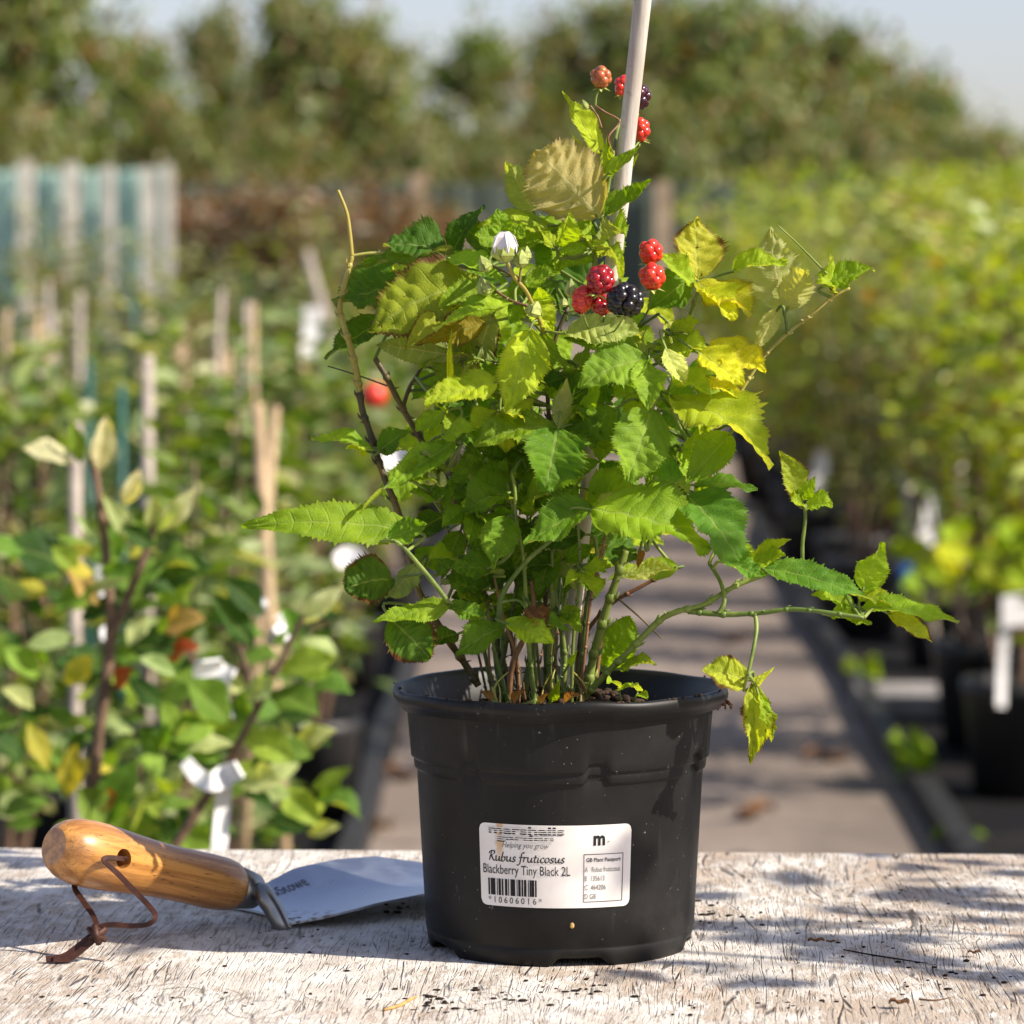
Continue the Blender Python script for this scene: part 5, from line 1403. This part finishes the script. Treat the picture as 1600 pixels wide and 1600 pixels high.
def place_bush(proto, name, x, y, s, rz, label, cat, group, lean=(0, 0)):
    st, fo, po = proto
    root = thing(name, (x, y, GZ + 0.008), label, cat, group)
    root.rotation_euler = (lean[0], lean[1], rz); root.scale = (s, s, s)
    for nm, me in (('pot', po), ('stem', st), ('foliage', fo)):
        o = bpy.data.objects.new(nm, me); C.objects.link(o); o.parent = root
        if nm == 'foliage': o['kind'] = 'stuff'
    return root
ORD = ['first', 'second', 'third', 'fourth', 'fifth', 'sixth', 'seventh', 'eighth', 'ninth', 'tenth', 'eleventh', 'twelfth', 'thirteenth', 'fourteenth', 'fifteenth', 'sixteenth', 'seventeenth']
def rowlab(base, col, row, side):
    return '%s, %s from the path in the %s row %s' % (base, ORD[col], ORD[row], side)
r_ = np.random.default_rng(21)
PRO = {
    'sap1': bush_proto('sapling', 1.08, .13, 4, 270, .064, POT_S, r_, .55),
    'sap2': bush_proto('sapling', 1.12, .16, 5, 330, .058, POT_S, r_, .6),
    'dark1': bush_proto('dark', 1.05, .15, 5, 300, .062, POT_S, r_, .6),
    'olive1': bush_proto('olive', 1.12, .17, 6, 360, .055, POT_S, r_, .6),
    'lime1': bush_proto('lime', 1.25, .26, 9, 520, .060, POT_L, r_, .7, .40),
    'lime2': bush_proto('lime', 1.30, .28, 10, 600, .055, POT_L, r_, .7, .42),
    'olive2': bush_proto('olive', 1.22, .26, 9, 520, .055, POT_L, r_, .65, .42),
    'bronze1': bush_proto('bronze', 1.35, .35, 9, 700, .07, POT_L, r_, .6, .15),
}
NAMES = {'sap1': ('potted_sapling', 'slender potted sapling with mid green leaves', 'sapling', 'slender green saplings left of the path'),
         'sap2': ('potted_sapling', 'bushy potted sapling with silvery green leaves', 'sapling', 'silvery green saplings left of the path'),
         'dark1': ('potted_shrub', 'dark green potted shrub', 'shrub', 'dark green shrubs left of the path'),
         'olive1': ('potted_shrub', 'olive leaved potted shrub', 'shrub', 'olive shrubs left of the path'),
         'lime1': ('potted_bush', 'yellow green potted bush', 'bush', 'yellow green bushes right of the path'),
         'lime2': ('potted_bush', 'taller lime green potted bush', 'bush', 'lime bushes right of the path'),
         'olive2': ('potted_bush', 'olive tinged potted bush', 'bush', 'olive bushes right of the path'),
         'bronze1': ('bronze_shrub', 'bronze leaved shrub standing before the far green fence', 'shrub', 'bronze shrubs before the fence')}
rs = random.Random(9)
for row, D in enumerate((4.4, 5.2, 6.1, 7.1, 8.2, 9.5, 11, 12.8, 15, 17.2, 19.0)):
    x = XL(D) - .17; k = 0
    xmin = -(860 / F) * D
    step = .27 + .012 * D
    while x > xmin:
        kind = rs.choice(['sap1', 'sap1', 'sap2', 'sap2', 'dark1', 'olive1']) if D < 13 else rs.choice(['olive1', 'sap2', 'olive1', 'dark1'])
        place_bush(PRO[kind], NAMES[kind][0], x + rs.uniform(-.05, .05), D + rs.uniform(-.2, .2), rs.uniform(.86, 1.06) * (1 if D < 9 else min(1.24, 1 + (D - 9) * .028)), rs.uniform(0, 6.28), rowlab(NAMES[kind][1], k, row, 'left'), *NAMES[kind][2:])
        x -= step * rs.uniform(.85, 1.2); k += 1
for row, D in enumerate((4.6, 5.3, 6.1, 7.2, 8.0, 8.9, 9.8, 10.8, 11.9, 13.1, 14.4, 15.9, 17.6, 19.6, 21.3, 22.6)):
    x = XR(D) + (.32 if 7 < D < 10 else .16); xmax = (860 / F) * D; k = 0
    if D < 7: x = xmax + .16; xmax += .75
    while x < xmax:
        kind = rs.choice(['lime1', 'lime2', 'olive2', 'lime1'])
        place_bush(PRO[kind], NAMES[kind][0], x + rs.uniform(-.05, .05), D + rs.uniform(-.25, .25), rs.uniform(.93, 1.03) * (1.0 if k else .9) * (1 if D < 9 else min(1.40, 1 + (D - 9) * .030)), rs.uniform(0, 6.28), rowlab(NAMES[kind][1], k, row, 'right'), *NAMES[kind][2:])
        x += .44 * rs.uniform(.9, 1.2); k += 1
for k_, px in enumerate((290, 335, 380, 430, 475, 525, 570, 615, 650)):
    D = 21.5 + rs.uniform(-.5, .5); k = 'bronze1'
    place_bush(PRO[k], NAMES[k][0], (px - 800) / F * D, D, rs.uniform(1.12, 1.30), rs.uniform(0, 6), 'bronze leaved shrub, %s from the left before the far green fence' % ORD[k_], *NAMES[k][2:])

# --- canes among the plants
def cane(px, ytop, ybot, w, D, mat, label, px2=None):
    a = P(px, ytop, D); b = P(px2 or px, ybot, D)
    d = (b - a).normalized(); e = a + d * ((GZ + 0.1 - a.z) / d.z)
    o = MB().tube([a - e, Vector((0, 0, 0))], [w * D / F / 2, w * D / F / 2 * 1.05], 8).build('garden_cane', M[mat]); o.location = e
    tag(o, label, 'cane')
cane(231, 555, 760, 19, 4.9, 'grey_cane', 'grey upright cane left of centre behind the pale leaved sapling')
cane(402, 630, 900, 20, 4.6, 'tan_cane', 'tan cane leaning right, left one of a touching pair', 418)
cane(430, 635, 800, 17, 4.65, 'tan_cane', 'tan cane leaning left, right one of a touching pair', 418)
cane(478, 392, 470, 17, 11.0, 'grey_cane', 'pale leaning cane above the foliage left of the blackberry', 500)
cane(282, 515, 600, 24, 8.0, 'tan_cane', 'short yellowish cane in the middle of the left block')
cane(118, 660, 800, 20, 4.2, 'grey_cane', 'pale grey cane behind the upright pale leaf at the left')
cane(58, 480, 600, 15, 8.5, 'tan_cane', 'brown cane near the left picture edge')
cane(340, 510, 620, 14, 9.2, 'tan_cane', 'brown cane between the yellowish cane and the touching pair', 345)
cane(386, 545, 640, 15, 9.0, 'tan_cane', 'brown cane just behind the touching pair', 396)
cane(232, 480, 540, 14, 10.0, 'grey_cane', 'thin grey cane far back above the tall grey cane')
cane(190, 600, 900, 12, 5.4, 'green_cane', 'green coated cane in shade left of the tall grey cane')
cane(140, 560, 900, 10, 5.9, 'green_cane', 'green coated cane behind the pale upright leaf')
cane(372, 600, 900, 10, 5.6, 'green_cane', 'green coated cane left of the touching tan pair')
cane(472, 560, 640, 13, 8.8, 'tan_cane', 'brown cane left of the blackberry leaves')
cane(1410, 725, 890, 16, 8.5, 'grey_cane', 'pale leaning cane under the bushes on the right', 1440)
cane(1500, 690, 900, 14, 9.0, 'grey_cane', 'grey upright cane under the bushes at the right')
rs = random.Random(31)
xs = sorted(rs.uniform(5, 520) for _ in range(13))
for i, px in enumerate(xs):
    D = rs.uniform(6.0, 10.5); yt = rs.uniform(430, 560)
    cane(px, yt, yt + 90, rs.uniform(8, 12), D, rs.choice(['tan_cane', 'grey_cane', 'grey_cane', 'green_cane']), 'thin blurred cane among the saplings left of the path, %s from the left' % ORD[i], px + rs.uniform(-6, 6))
# --- white tags
def tagstrip(pts, D, label, w0):
    sp, ws = smooth_path([P(x, y, D + (i % 2) * .012) for i, (x, y, w) in enumerate(pts)], [p[2] * D / F for p in pts], 5)
    V = []; Fc = []; o0 = sp[0]; th = .0012
    for i, p in enumerate(sp):
        t = (sp[min(i + 1, len(sp) - 1)] - sp[max(i - 1, 0)]).normalized(); a = t.cross(Vector((.25, -1, .15))).normalized(); n = a.cross(t)
        for c1, c2 in ((-1, -1), (1, -1), (1, 1), (-1, 1)): V.append(p - o0 + a * ws[i] * .5 * c1 + n * th * c2)
    for i in range(len(sp) - 1):
        for k in range(4): Fc.append((i * 4 + k, i * 4 + (k + 1) % 4, i * 4 + 4 + (k + 1) % 4, i * 4 + 4 + k))
    Fc.append((3, 2, 1, 0)); n = len(sp) * 4 - 4; Fc.append((n, n + 1, n + 2, n + 3))
    o = link('plant_tag', mesh_np('plant_tag', V, Fc, M['white_plastic'], False)); o.location = o0; tag(o, label, 'tag', 'white tags on the potted plants')
tagstrip([(326, 1032, 40), (325, 1050, 50), (340, 1068, 44), (342, 1092, 32), (356, 1124, 20)], 2.9, 'bent white tag hanging on the sapling above the trowel ferrule', 1)
tagstrip([(366, 1052, 14), (350, 1048, 20), (335, 1040, 24)], 2.92, 'small folded white tag end beside the bent tag', 1)
tagstrip([(290, 1190, 22), (308, 1212, 26), (330, 1222, 30), (352, 1212, 36), (374, 1202, 28)], 2.85, 'white tag arms spread on the twig above the trowel', 1)
tagstrip([(350, 1215, 26), (348, 1260, 25), (342, 1330, 25), (338, 1380, 25)], 2.87, 'white tag tail hanging down behind the trowel handle', 1)
tagstrip([(384, 948, 16), (396, 938, 18), (412, 944, 14), (398, 962, 16)], 3.05, 'small curled white tag left of the pale leaf tip', 1)
tagstrip([(440, 958, 22), (446, 978, 26), (436, 992, 28), (424, 1004, 18)], 3.0, 'white tag wrapped on the twig below the pale leaf tip', 1)
tagstrip([(600, 725, 26), (628, 712, 34), (650, 700, 30)], 4.6, 'blurred white tag behind the left canes of the blackberry', 1)
tagstrip([(525, 878, 20), (545, 870, 34), (562, 876, 26)], 4.8, 'blurred white tag under the long left leaf', 1)
tagstrip([(488, 480, 30), (486, 520, 26), (478, 560, 22)], 8.6, 'far white tag high in the left block', 1)
tagstrip([(160, 880, 20), (165, 940, 26), (170, 1000, 24)], 3.4, 'pale wrapped tag on the stem of the pale leaved sapling', 1)
tagstrip([(1588, 930, 50), (1587, 978, 48)], 6.9, 'white plant label board at the right picture edge', 1)
tagstrip([(1570, 980, 17), (1566, 1040, 16), (1564, 1105, 15)], 6.92, 'white label stem under the board at the right edge', 1)
tagstrip([(1462, 765, 30), (1455, 800, 26), (1448, 850, 22)], 9.0, 'bluish white tag behind the leaning cane on the right', 1)
tagstrip([(1285, 700, 18), (1280, 740, 26), (1270, 775, 20)], 12, 'small white tag in the shade under the right bushes', 1)
# --- a red fruit on a far plant
M['apple'] = simple('red_apple_skin', (0.62, 0.045, 0.025), 0.35, 0.5, 0.25, 40)
p = P(584, 618, 5.2); r0 = 21 * 5.2 / F
V, Fc = lathe([(0.02 * r0, .80 * r0), (.3 * r0, .93 * r0), (.65 * r0, .82 * r0), (.95 * r0, .35 * r0), (1.0 * r0, 0), (.9 * r0, -.45 * r0), (.6 * r0, -.82 * r0), (.2 * r0, -.92 * r0), (0.01 * r0, -.85 * r0)], 20)
ap = thing('apple', p, 'round red apple blurred behind the left canes of the blackberry', 'apple')
put('fruit', mesh_np('fruit', V, [f[::-1] for f in Fc], M['apple']), ap)
put('stalk', MB().tube([(0, 0, .8 * r0), (.1 * r0, 0, 1.5 * r0), (.5 * r0, .2 * r0, 2.6 * r0)], [.0015] * 3, 6).mesh('stalk', M['twig']), ap)

# --- near saplings at the left, leaf by leaf
SY = 3.0
COL.update({'spl': (0.62, 0.58, 0.42, 0), 'splg': (0.34, 0.40, 0.20, 0), 'sg': (0.10, 0.19, 0.028, 0), 'sdg': (0.03, 0.078, 0.016, 0), 'slg': (0.19, 0.29, 0.045, 0), 'sy': (0.42, 0.38, 0.06, .2), 'sr': (0.36, 0.07, 0.03, 0), 'so': (0.33, 0.23, 0.09, .2)})
def near_plant(label, base, Yd, stems, leaves, nfill, box, cols, seed):
    gp = P(base[0], base[1], Yd); root = thing('apple_sapling', (gp.x, Yd, GZ + .008), label, 'sapling')
    o = bpy.data.objects.new('pot', POT_L); C.objects.link(o); o.parent = root
    for pts, r0, r1 in stems: stem(pts, r0, r1, 'twig', yc=Yd, parent=root, name='stem', reg=False)
    w = P(stems[0][0][0][0], stems[0][0][0][1], Yd)
    me = MB().tube([Vector((0, 0, .2)), w - root.location], [.007, .006], 8).mesh('stem', M['twig']); part('stem', me, root)
    k = dict(teeth=.25, rows=14, yc=Yd, parent=root, shape='lance', pleat=.5, wave=.05)
    for l in leaves:
        bx, by, tx, ty, w_, c = l[:6]; kw = dict(k); kw.update(l[6] if len(l) > 6 else {})
        leaf(bx, by, tx, ty, w_, c, kw.pop('tilt', 30), kw.pop('side', .1), kw.pop('db', 0.0), **kw)
    r = random.Random(seed)
    for _ in range(nfill):
        x = r.uniform(box[0], box[1]); y = r.uniform(box[2], box[3]); a = r.uniform(-.6, 3.7) ; ln = r.uniform(42, 85)
        leaf(x, y, x + ln * math.cos(a), y - ln * math.sin(a) * .7, ln * r.uniform(.28, .55), r.choice(cols), r.uniform(10, 65), r.uniform(-.4, .5), r.uniform(-.05, .28), dt=None, curl=r.uniform(.1, .7), fold=r.uniform(.1, .5), **k)
near_plant('apple sapling with pale upright young leaves standing behind the trowel', (150, 1250), 3.0,
    [([(140, 1320), (150, 1180), (172, 1000), (166, 870), (152, 760), (142, 700)], .0062, .003), ([(172, 1000), (205, 920), (232, 850), (242, 800), (238, 775)], .0042, .0022)],
    [(152, 738, 166, 648, 40, 'spl', dict(tilt=5, side=.4)), (116, 726, 36, 700, 26, 'spl', dict(tilt=50)), (124, 722, 112, 655, 26, 'slg'), (192, 790, 218, 733, 30, 'spl', dict(side=.5)), (214, 852, 158, 772, 30, 'splg'),
     (232, 830, 240, 772, 26, 'splg', dict(side=.4)), (252, 828, 304, 762, 34, 'spl', dict(side=.6)), (244, 832, 285, 775, 24, 'splg'), (165, 858, 112, 800, 14, 'splg'), (118, 892, 6, 850, 58, 'sdg', dict(tilt=40)),
     (240, 912, 334, 882, 50, 'sdg', dict(tilt=35)), (155, 945, 95, 880, 34, 'so'), (205, 1012, 272, 1016, 56, 'sdg'), (150, 905, 90, 960, 40, 'sg'), (230, 960, 200, 1010, 34, 'splg'), (120, 1000, 40, 1010, 30, 'splg'),
     (180, 1075, 208, 1045, 30, 'sr'), (262, 1030, 312, 1010, 34, 'sr'), (150, 1260, 182, 1240, 30, 'sr'), (105, 1245, 118, 1160, 42, 'sy'), (45, 1130, 75, 1205, 34, 'sy'), (60, 1060, 5, 1010, 40, 'slg'), (245, 985, 320, 965, 44, 'so'),
     (150, 1300, 215, 1185, 62, 'sg'), (195, 1320, 120, 1230, 60, 'slg'), (205, 1300, 248, 1190, 18, 'splg')],
    120, (0, 280, 850, 1330), ['sg', 'sg', 'sdg', 'slg', 'sdg', 'sg', 'splg', 'sdg', 'slg', 'sy'], 4)
near_plant('apple sapling with white tags tied to its leaning twig above the trowel', (300, 1300), 2.88,
    [([(268, 1330), (300, 1280), (345, 1210), (395, 1120), (440, 1030), (470, 970), (480, 955)], .0045, .002), ([(400, 1112), (385, 1040), (372, 1010)], .002, .0014)],
    [(472, 972, 534, 916, 36, 'spl', dict(side=.5)), (440, 1052, 524, 1028, 48, 'slg'), (385, 1095, 432, 1060, 36, 'splg'), (382, 1236, 456, 1244, 38, 'splg'), (360, 1130, 290, 1060, 60, 'sg'), (345, 1190, 250, 1130, 62, 'sg'),
     (420, 1080, 500, 1120, 50, 'sg'), (380, 1150, 460, 1190, 50, 'slg'), (430, 1230, 500, 1290, 48, 'slg'), (395, 1010, 330, 930, 46, 'sdg'), (410, 960, 350, 905, 40, 'sdg')],
    80, (240, 500, 960, 1310), ['sg', 'sg', 'slg', 'sdg', 'sdg', 'splg'], 8)

# --- yellow-leaved plant and low weeds at the right
def low_plant(px, py, D, n, size, cols, label, cat, name, spread=60, h=60):
    p = P(px, py, D); root = thing(name, p, label, cat); r = random.Random(px)
    for _ in range(n):
        a = r.uniform(0, 3.14); ln = size * r.uniform(.6, 1.2)
        bx, by = px + r.uniform(-1, 1) * spread * .5, py - r.random() * h
        leaf(bx, by, bx + ln * math.cos(a), by - ln * math.sin(a) * .7, ln * .55, r.choice(cols), r.uniform(20, 70), r.uniform(-.3, .5), r.uniform(-.15, .15), yc=D, parent=root, rows=10, teeth=.2, shape='lance', pleat=.3)
low_plant(1550, 930, 7.2, 34, 62, ['y', 'yg', 'y', 'lg', 'ol'], 'yellow leaved low plant behind the white label at the right edge', 'plant', 'yellow_plant', 150, 90)
low_plant(1440, 960, 8.0, 14, 50, ['yg', 'lg', 'splg'], 'pale green sprig hanging over the dark pots at the right', 'plant', 'green_sprig', 60, 120)
low_plant(1415, 1215, 7.6, 16, 40, ['lg', 'g', 'mg'], 'green weed tuft growing between path edging and dark pots', 'weed', 'weed_tuft', 60, 50)
low_plant(1480, 1350, 6.9, 14, 40, ['lg', 'g', 'mg'], 'green weed tuft by the edging just above the table edge', 'weed', 'weed_tuft', 70, 40)
low_plant(1345, 1065, 9.0, 10, 30, ['lg', 'mg', 'yg'], 'small weed tuft further along the edging', 'weed', 'weed_tuft', 50, 20)
M['blue'] = simple('blue_plastic', (0.02, 0.16, 0.5), 0.4, 0.5, .1)
p = P(1420, 1030, 10.0); o = MB().box(-.028, .028, -.003, .003, 0, .10).build('blue_tag', M['blue'], None, False); o.location = (p.x, 10.0, GZ + .2); tag(o, 'small blue plastic tag among the dark pots on the right', 'tag')
tagx = MB().box(-.03, .03, -.003, .003, 0, .055).build('orange_tag', simple('orange_plastic', (0.55, 0.24, 0.02), .5, .4, .1), None, False); p = P(1357, 1048, 10.2); tagx.location = (p.x, 10.2, p.z - .02); tag(tagx, 'small orange tag on the dark ground right of the path', 'tag')
for px, py, lab_ in ((592, 1312, 'orange brown fallen leaf on the path just left of the pot'), (617, 1228, 'brown fallen leaf on the path beside the left edging'), (1180, 1290, 'pale brown fallen leaf on the path right of the pot'), (1290, 1200, 'small brown fallen leaf in the middle of the path'), (1150, 1010, 'brown fallen leaf further up the path')):
    D = 1.1 * F / (py - 440); rr_ = random.Random(px); q = P(px, py, D); n = 6; V = []; Fc = []; z_ = .055
    for i in range(n + 1):
        w = z_ * .5 * math.sin(math.pi * min(1, i / n + .02)) ** .7
        for j in (-1, 0, 1): V.append((j * w, (i / n - .5) * z_ * 2 , .004 + abs(j) * .018 + .012 * math.sin(i * 1.1)))
    for i in range(n):
        for j in (0, 1): Fc.append((i * 3 + j, i * 3 + j + 1, i * 3 + j + 4, i * 3 + j + 3))
    o = link('fallen_leaf', mesh_np('fallen_leaf', V, Fc, M['straw'] if px == 592 else M['dryleaf'], True)); o.location = (q.x, D, GZ + .011); o.rotation_euler.z = rr_.uniform(0, 6); tag(o, lab_, 'leaf')
# patch of sunlight put in as a pale slab on the dark ground
M['slab'] = simple('sunlit_ground_grey', (0.30, 0.28, 0.26), .85, .2, .2, 10)
p = P(1420, 1112, 9.0); o = MB().box(-.13, .13, -.16, .16, 0, .05).build('sunlit_ground_patch', M['slab'], None, False); o.location = (p.x, 9.0, GZ + .006); tag(o, 'flat grey slab lying on the dark ground right of the path', 'slab')
for px, D, kn, lab_ in ((1600, 7.5, 'lime2', 'tall lime green potted bush cut by the right picture edge'), (1545, 8.3, 'olive2', 'olive potted bush behind the white label board at the right'), (1660, 8.0, 'lime1', 'yellow green potted bush mostly beyond the right picture edge')):
    place_bush(PRO[kn], NAMES[kn][0], (px - 800) / F * D, D, .95, px * .1, lab_, 'bush', NAMES[kn][3])

# --- fences
def fence(name, label, D, x0p, x1p, ytop, posts, net, postmat, fold, pw):
    p0, p1 = P(x0p, ytop, D), P(x1p, ytop, D)
    root = thing(name, (p0.x, D, GZ), label, 'fence')
    n = max(12, int((x1p - x0p) / 5)); V = []; Fc = []; h = p0.z - GZ
    for i in range(n + 1):
        x = (p1.x - p0.x) * i / n; y = fold * math.sin(i * 1.3) + fold * .6 * math.sin(i * .53 + 1)
        V += [(x, y, 0.02), (x, y, h + .01 * math.sin(i * .7))]
    for i in range(n): Fc.append((2 * i, 2 * i + 2, 2 * i + 3, 2 * i + 1))
    put('netting', mesh_np('netting', V, Fc, net, True), root)
    for (px, yt, w) in posts:
        q = P(px, yt, D - .12); r = w * D / F / 2
        me = MB().box(-r, r, -r, r, 0, q.z - GZ).mesh('post', postmat, False)
        o = bpy.data.objects.new('post', me); C.objects.link(o); o.parent = root; o.location = (q.x - p0.x, -.12, 0)
def net_mat(name, c1, c2, tr):
    t = NT(name); v = t.coords('Object'); n = t.noise(t.coords('Object', scale=(9, 9, .8)), 1.0, 4)
    c = t.mix(t.ramp(n, .35, .65), c1, c2); tb = t.n('ShaderNodeBsdfTranslucent'); t.L(c, tb.inputs[0])
    mx = t.n('ShaderNodeMixShader'); mx.inputs[0].default_value = tr; t.L(t.bsdf(c, .7, .3), mx.inputs[1]); t.L(tb.outputs[0], mx.inputs[2])
    return t.done(mx.outputs[0])
M['pale_post'] = simple('pale_timber', (0.60, 0.56, 0.48), .8, .2, .2, 8)
M['tan_post'] = simple('tan_timber', (0.42, 0.32, 0.22), .8, .2, .2, 8)
fence('windbreak_fence', 'pale teal windbreak netting on light timber posts at the far left', 20, -120, 268, 266,
      [(-60, 252, 24), (40, 252, 22), (110, 254, 23), (170, 258, 15), (232, 262, 22), (262, 256, 14)], net_mat('teal_netting', (0.38, 0.62, 0.52), (0.58, 0.78, 0.68), .4), M['pale_post'], .025, 26)
fence('mesh_fence', 'dark green mesh fence with tan posts behind the blackberry', 24, 262, 1400, 286,
      [(652, 272, 22), (1036, 284, 24)], net_mat('green_netting', (0.07, 0.095, 0.07), (0.12, 0.145, 0.11), .2), M['tan_post'], .012, 24)

# --- trees beyond the fence
def tree_proto(kind, H, W, nleaf, r, size=.15, bottom=.12, nclump=75):
    cl = []
    for k in range(nclump):
        z = bottom + (1 - bottom) * (k + r.random()) / nclump
        prof = math.sin(min(1, (z - bottom) / (1 - bottom) * .78 + .2) * math.pi) ** .6
        a = r.uniform(0, 6.28); q = math.sqrt(r.random()) * .85 * (1 + .28 * math.sin(3 * a + z * 9) * r.random()) * r.choice([.9, 1.0, 1.22])
        cl.append((W * .5 * prof * q * math.cos(a) * r.uniform(.8, 1.2), W * .5 * prof * q * math.sin(a), H * z * .93, r.uniform(.06, .15) * W))
    mb = MB()
    mb.tube(*smooth_path([Vector((0, 0, 0)), Vector((.06 * W, 0, H * .3)), Vector((0, .03 * W, H * .62)), Vector((0, 0, H * .88))], [.05 * W, .042 * W, .026 * W, .008 * W], 4), 8)
    for c in cl[::2]:
        z0 = c[2] * .55; mb.tube(*smooth_path([Vector((.02 * W, 0, z0)), Vector((c[0] * .5, c[1] * .5, (z0 + c[2]) * .52)), Vector(c[:3])], [.016 * W, .011 * W, .004 * W], 3), 5)
    tr = mb.mesh('trunk', M['bark'])
    pos = []; nr_ = []
    wts = np.array([c[3] ** 2 for c in cl]); wts /= wts.sum()
    for c, w in zip(cl, wts):
        n = int(nleaf * w); uu = rnd_unit(r, n); d = uu * (r.random((n, 1)) ** .6) * c[3] * 1.25 * np.array([1, 1, .8]); pos.append(d + np.array(c[:3])); nr_.append(uu + np.array([0, 0, .35]))
    n = nleaf // 8; d = rnd_unit(r, n) * np.array([W * .55, W * .55, H * .5]) * r.uniform(.7, 1.16, (n, 1)) + np.array([0, 0, H * .5]); pos.append(d); nr_.append(rnd_unit(r, n))
    pos = np.concatenate(pos); nr_ = np.concatenate(nr_); kp = pos[:, 2] > .15; pos = pos[kp]
    nrm = nr_[kp] + rnd_unit(r, len(pos)) * .55
    return tr, foliage_mesh('crown', pos, rnd_unit(r, len(pos)), nrm, size * r.uniform(.6, 1.3, len(pos)), .6, FOL[kind])
TP = [tree_proto('tree', 4.9, 3.0, 8500, r_, .17), tree_proto('treeb', 4.9, 3.4, 9500, r_, .17), tree_proto('tree', 4.7, 2.6, 5600, r_, .15, .1, 44), tree_proto('treeb', 3.0, 3.4, 6500, r_, .15, .02, 50)]
def tree(k, px, halfw, ytop, D, rz, label, group=None, cat='tree', name='tree'):
    H0, W0 = (4.9, 4.9, 4.7, 3.0)[k], (3.0, 3.4, 2.6, 3.4)[k]
    top = P(px, ytop, D).z - GZ; w = 2 * halfw * D / F
    root = thing(name, ((px - 800) / F * D, D, GZ), label, cat, group)
    root.scale = (w / W0, w / W0, top / H0); root.rotation_euler.z = rz
    for nm, me in (('trunk', TP[k][0]), ('crown', TP[k][1])):
        o = bpy.data.objects.new(nm, me); C.objects.link(o); o.parent = root
        if nm == 'crown': o['kind'] = 'stuff'
tree(0, 60, 190, -90, 44, .3, 'broad green tree at the left picture edge behind the windbreak')
tree(2, 225, 95, 40, 46, 1.2, 'narrow green tree right of the broad one at the left edge')
tree(1, 480, 180, -25, 45, 2.1, 'rounded green and russet tree behind the fence left of the blackberry')
tree(2, 610, 85, 45, 47, .7, 'smaller tree on the right flank of the rounded russet tree')
tree(2, 765, 125, 25, 48, 2.7, 'thin tree with sky gaps just left of the bamboo cane')
tree(1, 960, 150, -10, 46, 3.3, 'tall olive tree right behind the bamboo cane')
tree(0, 1120, 170, -20, 45, 4.0, 'dense tall tree right of the bamboo cane')
tree(1, 1290, 150, 30, 46, 5.0, 'reddish olive tree in the middle of the right hedge')
tree(0, 1430, 130, 105, 47, 5.8, 'lower green tree on the slope of the right hedge')
tree(2, 1570, 90, 185, 50, 1.6, 'lowest small tree at the far right end of the hedge')
tree(0, -60, 120, -60, 49, 2.2, 'green tree partly beyond the left picture edge, behind the broad one')
tree(1, 350, 110, 10, 50, 1.1, 'green tree behind the left flank of the rounded russet tree')
tree(0, 560, 110, 15, 49, 3.9, 'green tree behind the right flank of the rounded russet tree')
tree(1, 880, 110, 20, 50, .4, 'green tree left of the bamboo cane, behind the tall olive one')
tree(0, 1040, 130, -15, 50, 5.2, 'green tree between the two tall ones right of the bamboo cane')
tree(1, 1210, 120, 5, 50, 2.9, 'green tree behind the dense tall one in the right hedge')
tree(0, 1360, 110, 60, 50, .9, 'green tree between the reddish olive one and the slope of the hedge')
for i, (px, hw, yt) in enumerate(((20, 150, 150), (280, 120, 165), (400, 120, 190), (640, 120, 200), (740, 110, 185), (860, 120, 160), (1030, 150, 140), (1200, 150, 150), (1360, 140, 190), (1520, 150, 215), (1660, 120, 215))):
    tree(3, px, hw, yt, 41 + (i % 3), i * 1.1, 'low hedge shrub under the trees behind the fence, %s from the left' % ORD[i], 'hedge shrubs under the trees', 'shrub', 'hedge_shrub')

# --- shrub standing right of the table: its crown dapples the right of the table top
r2 = np.random.default_rng(5)
side_p = bush_proto('olive', 1.62, .30, 10, 640, .050, POT_L, r2, .6, .3)
place_bush(side_p, 'potted_bush', 1.22, 1.52, 1.0, .4, 'tall potted bush standing beside the right end of the table', 'bush', 'bushes beside the table')
place_bush(side_p, 'potted_bush', 1.30, 1.98, .98, 2.2, 'second tall potted bush beside the right end of the table, further back', 'bush', 'bushes beside the table')
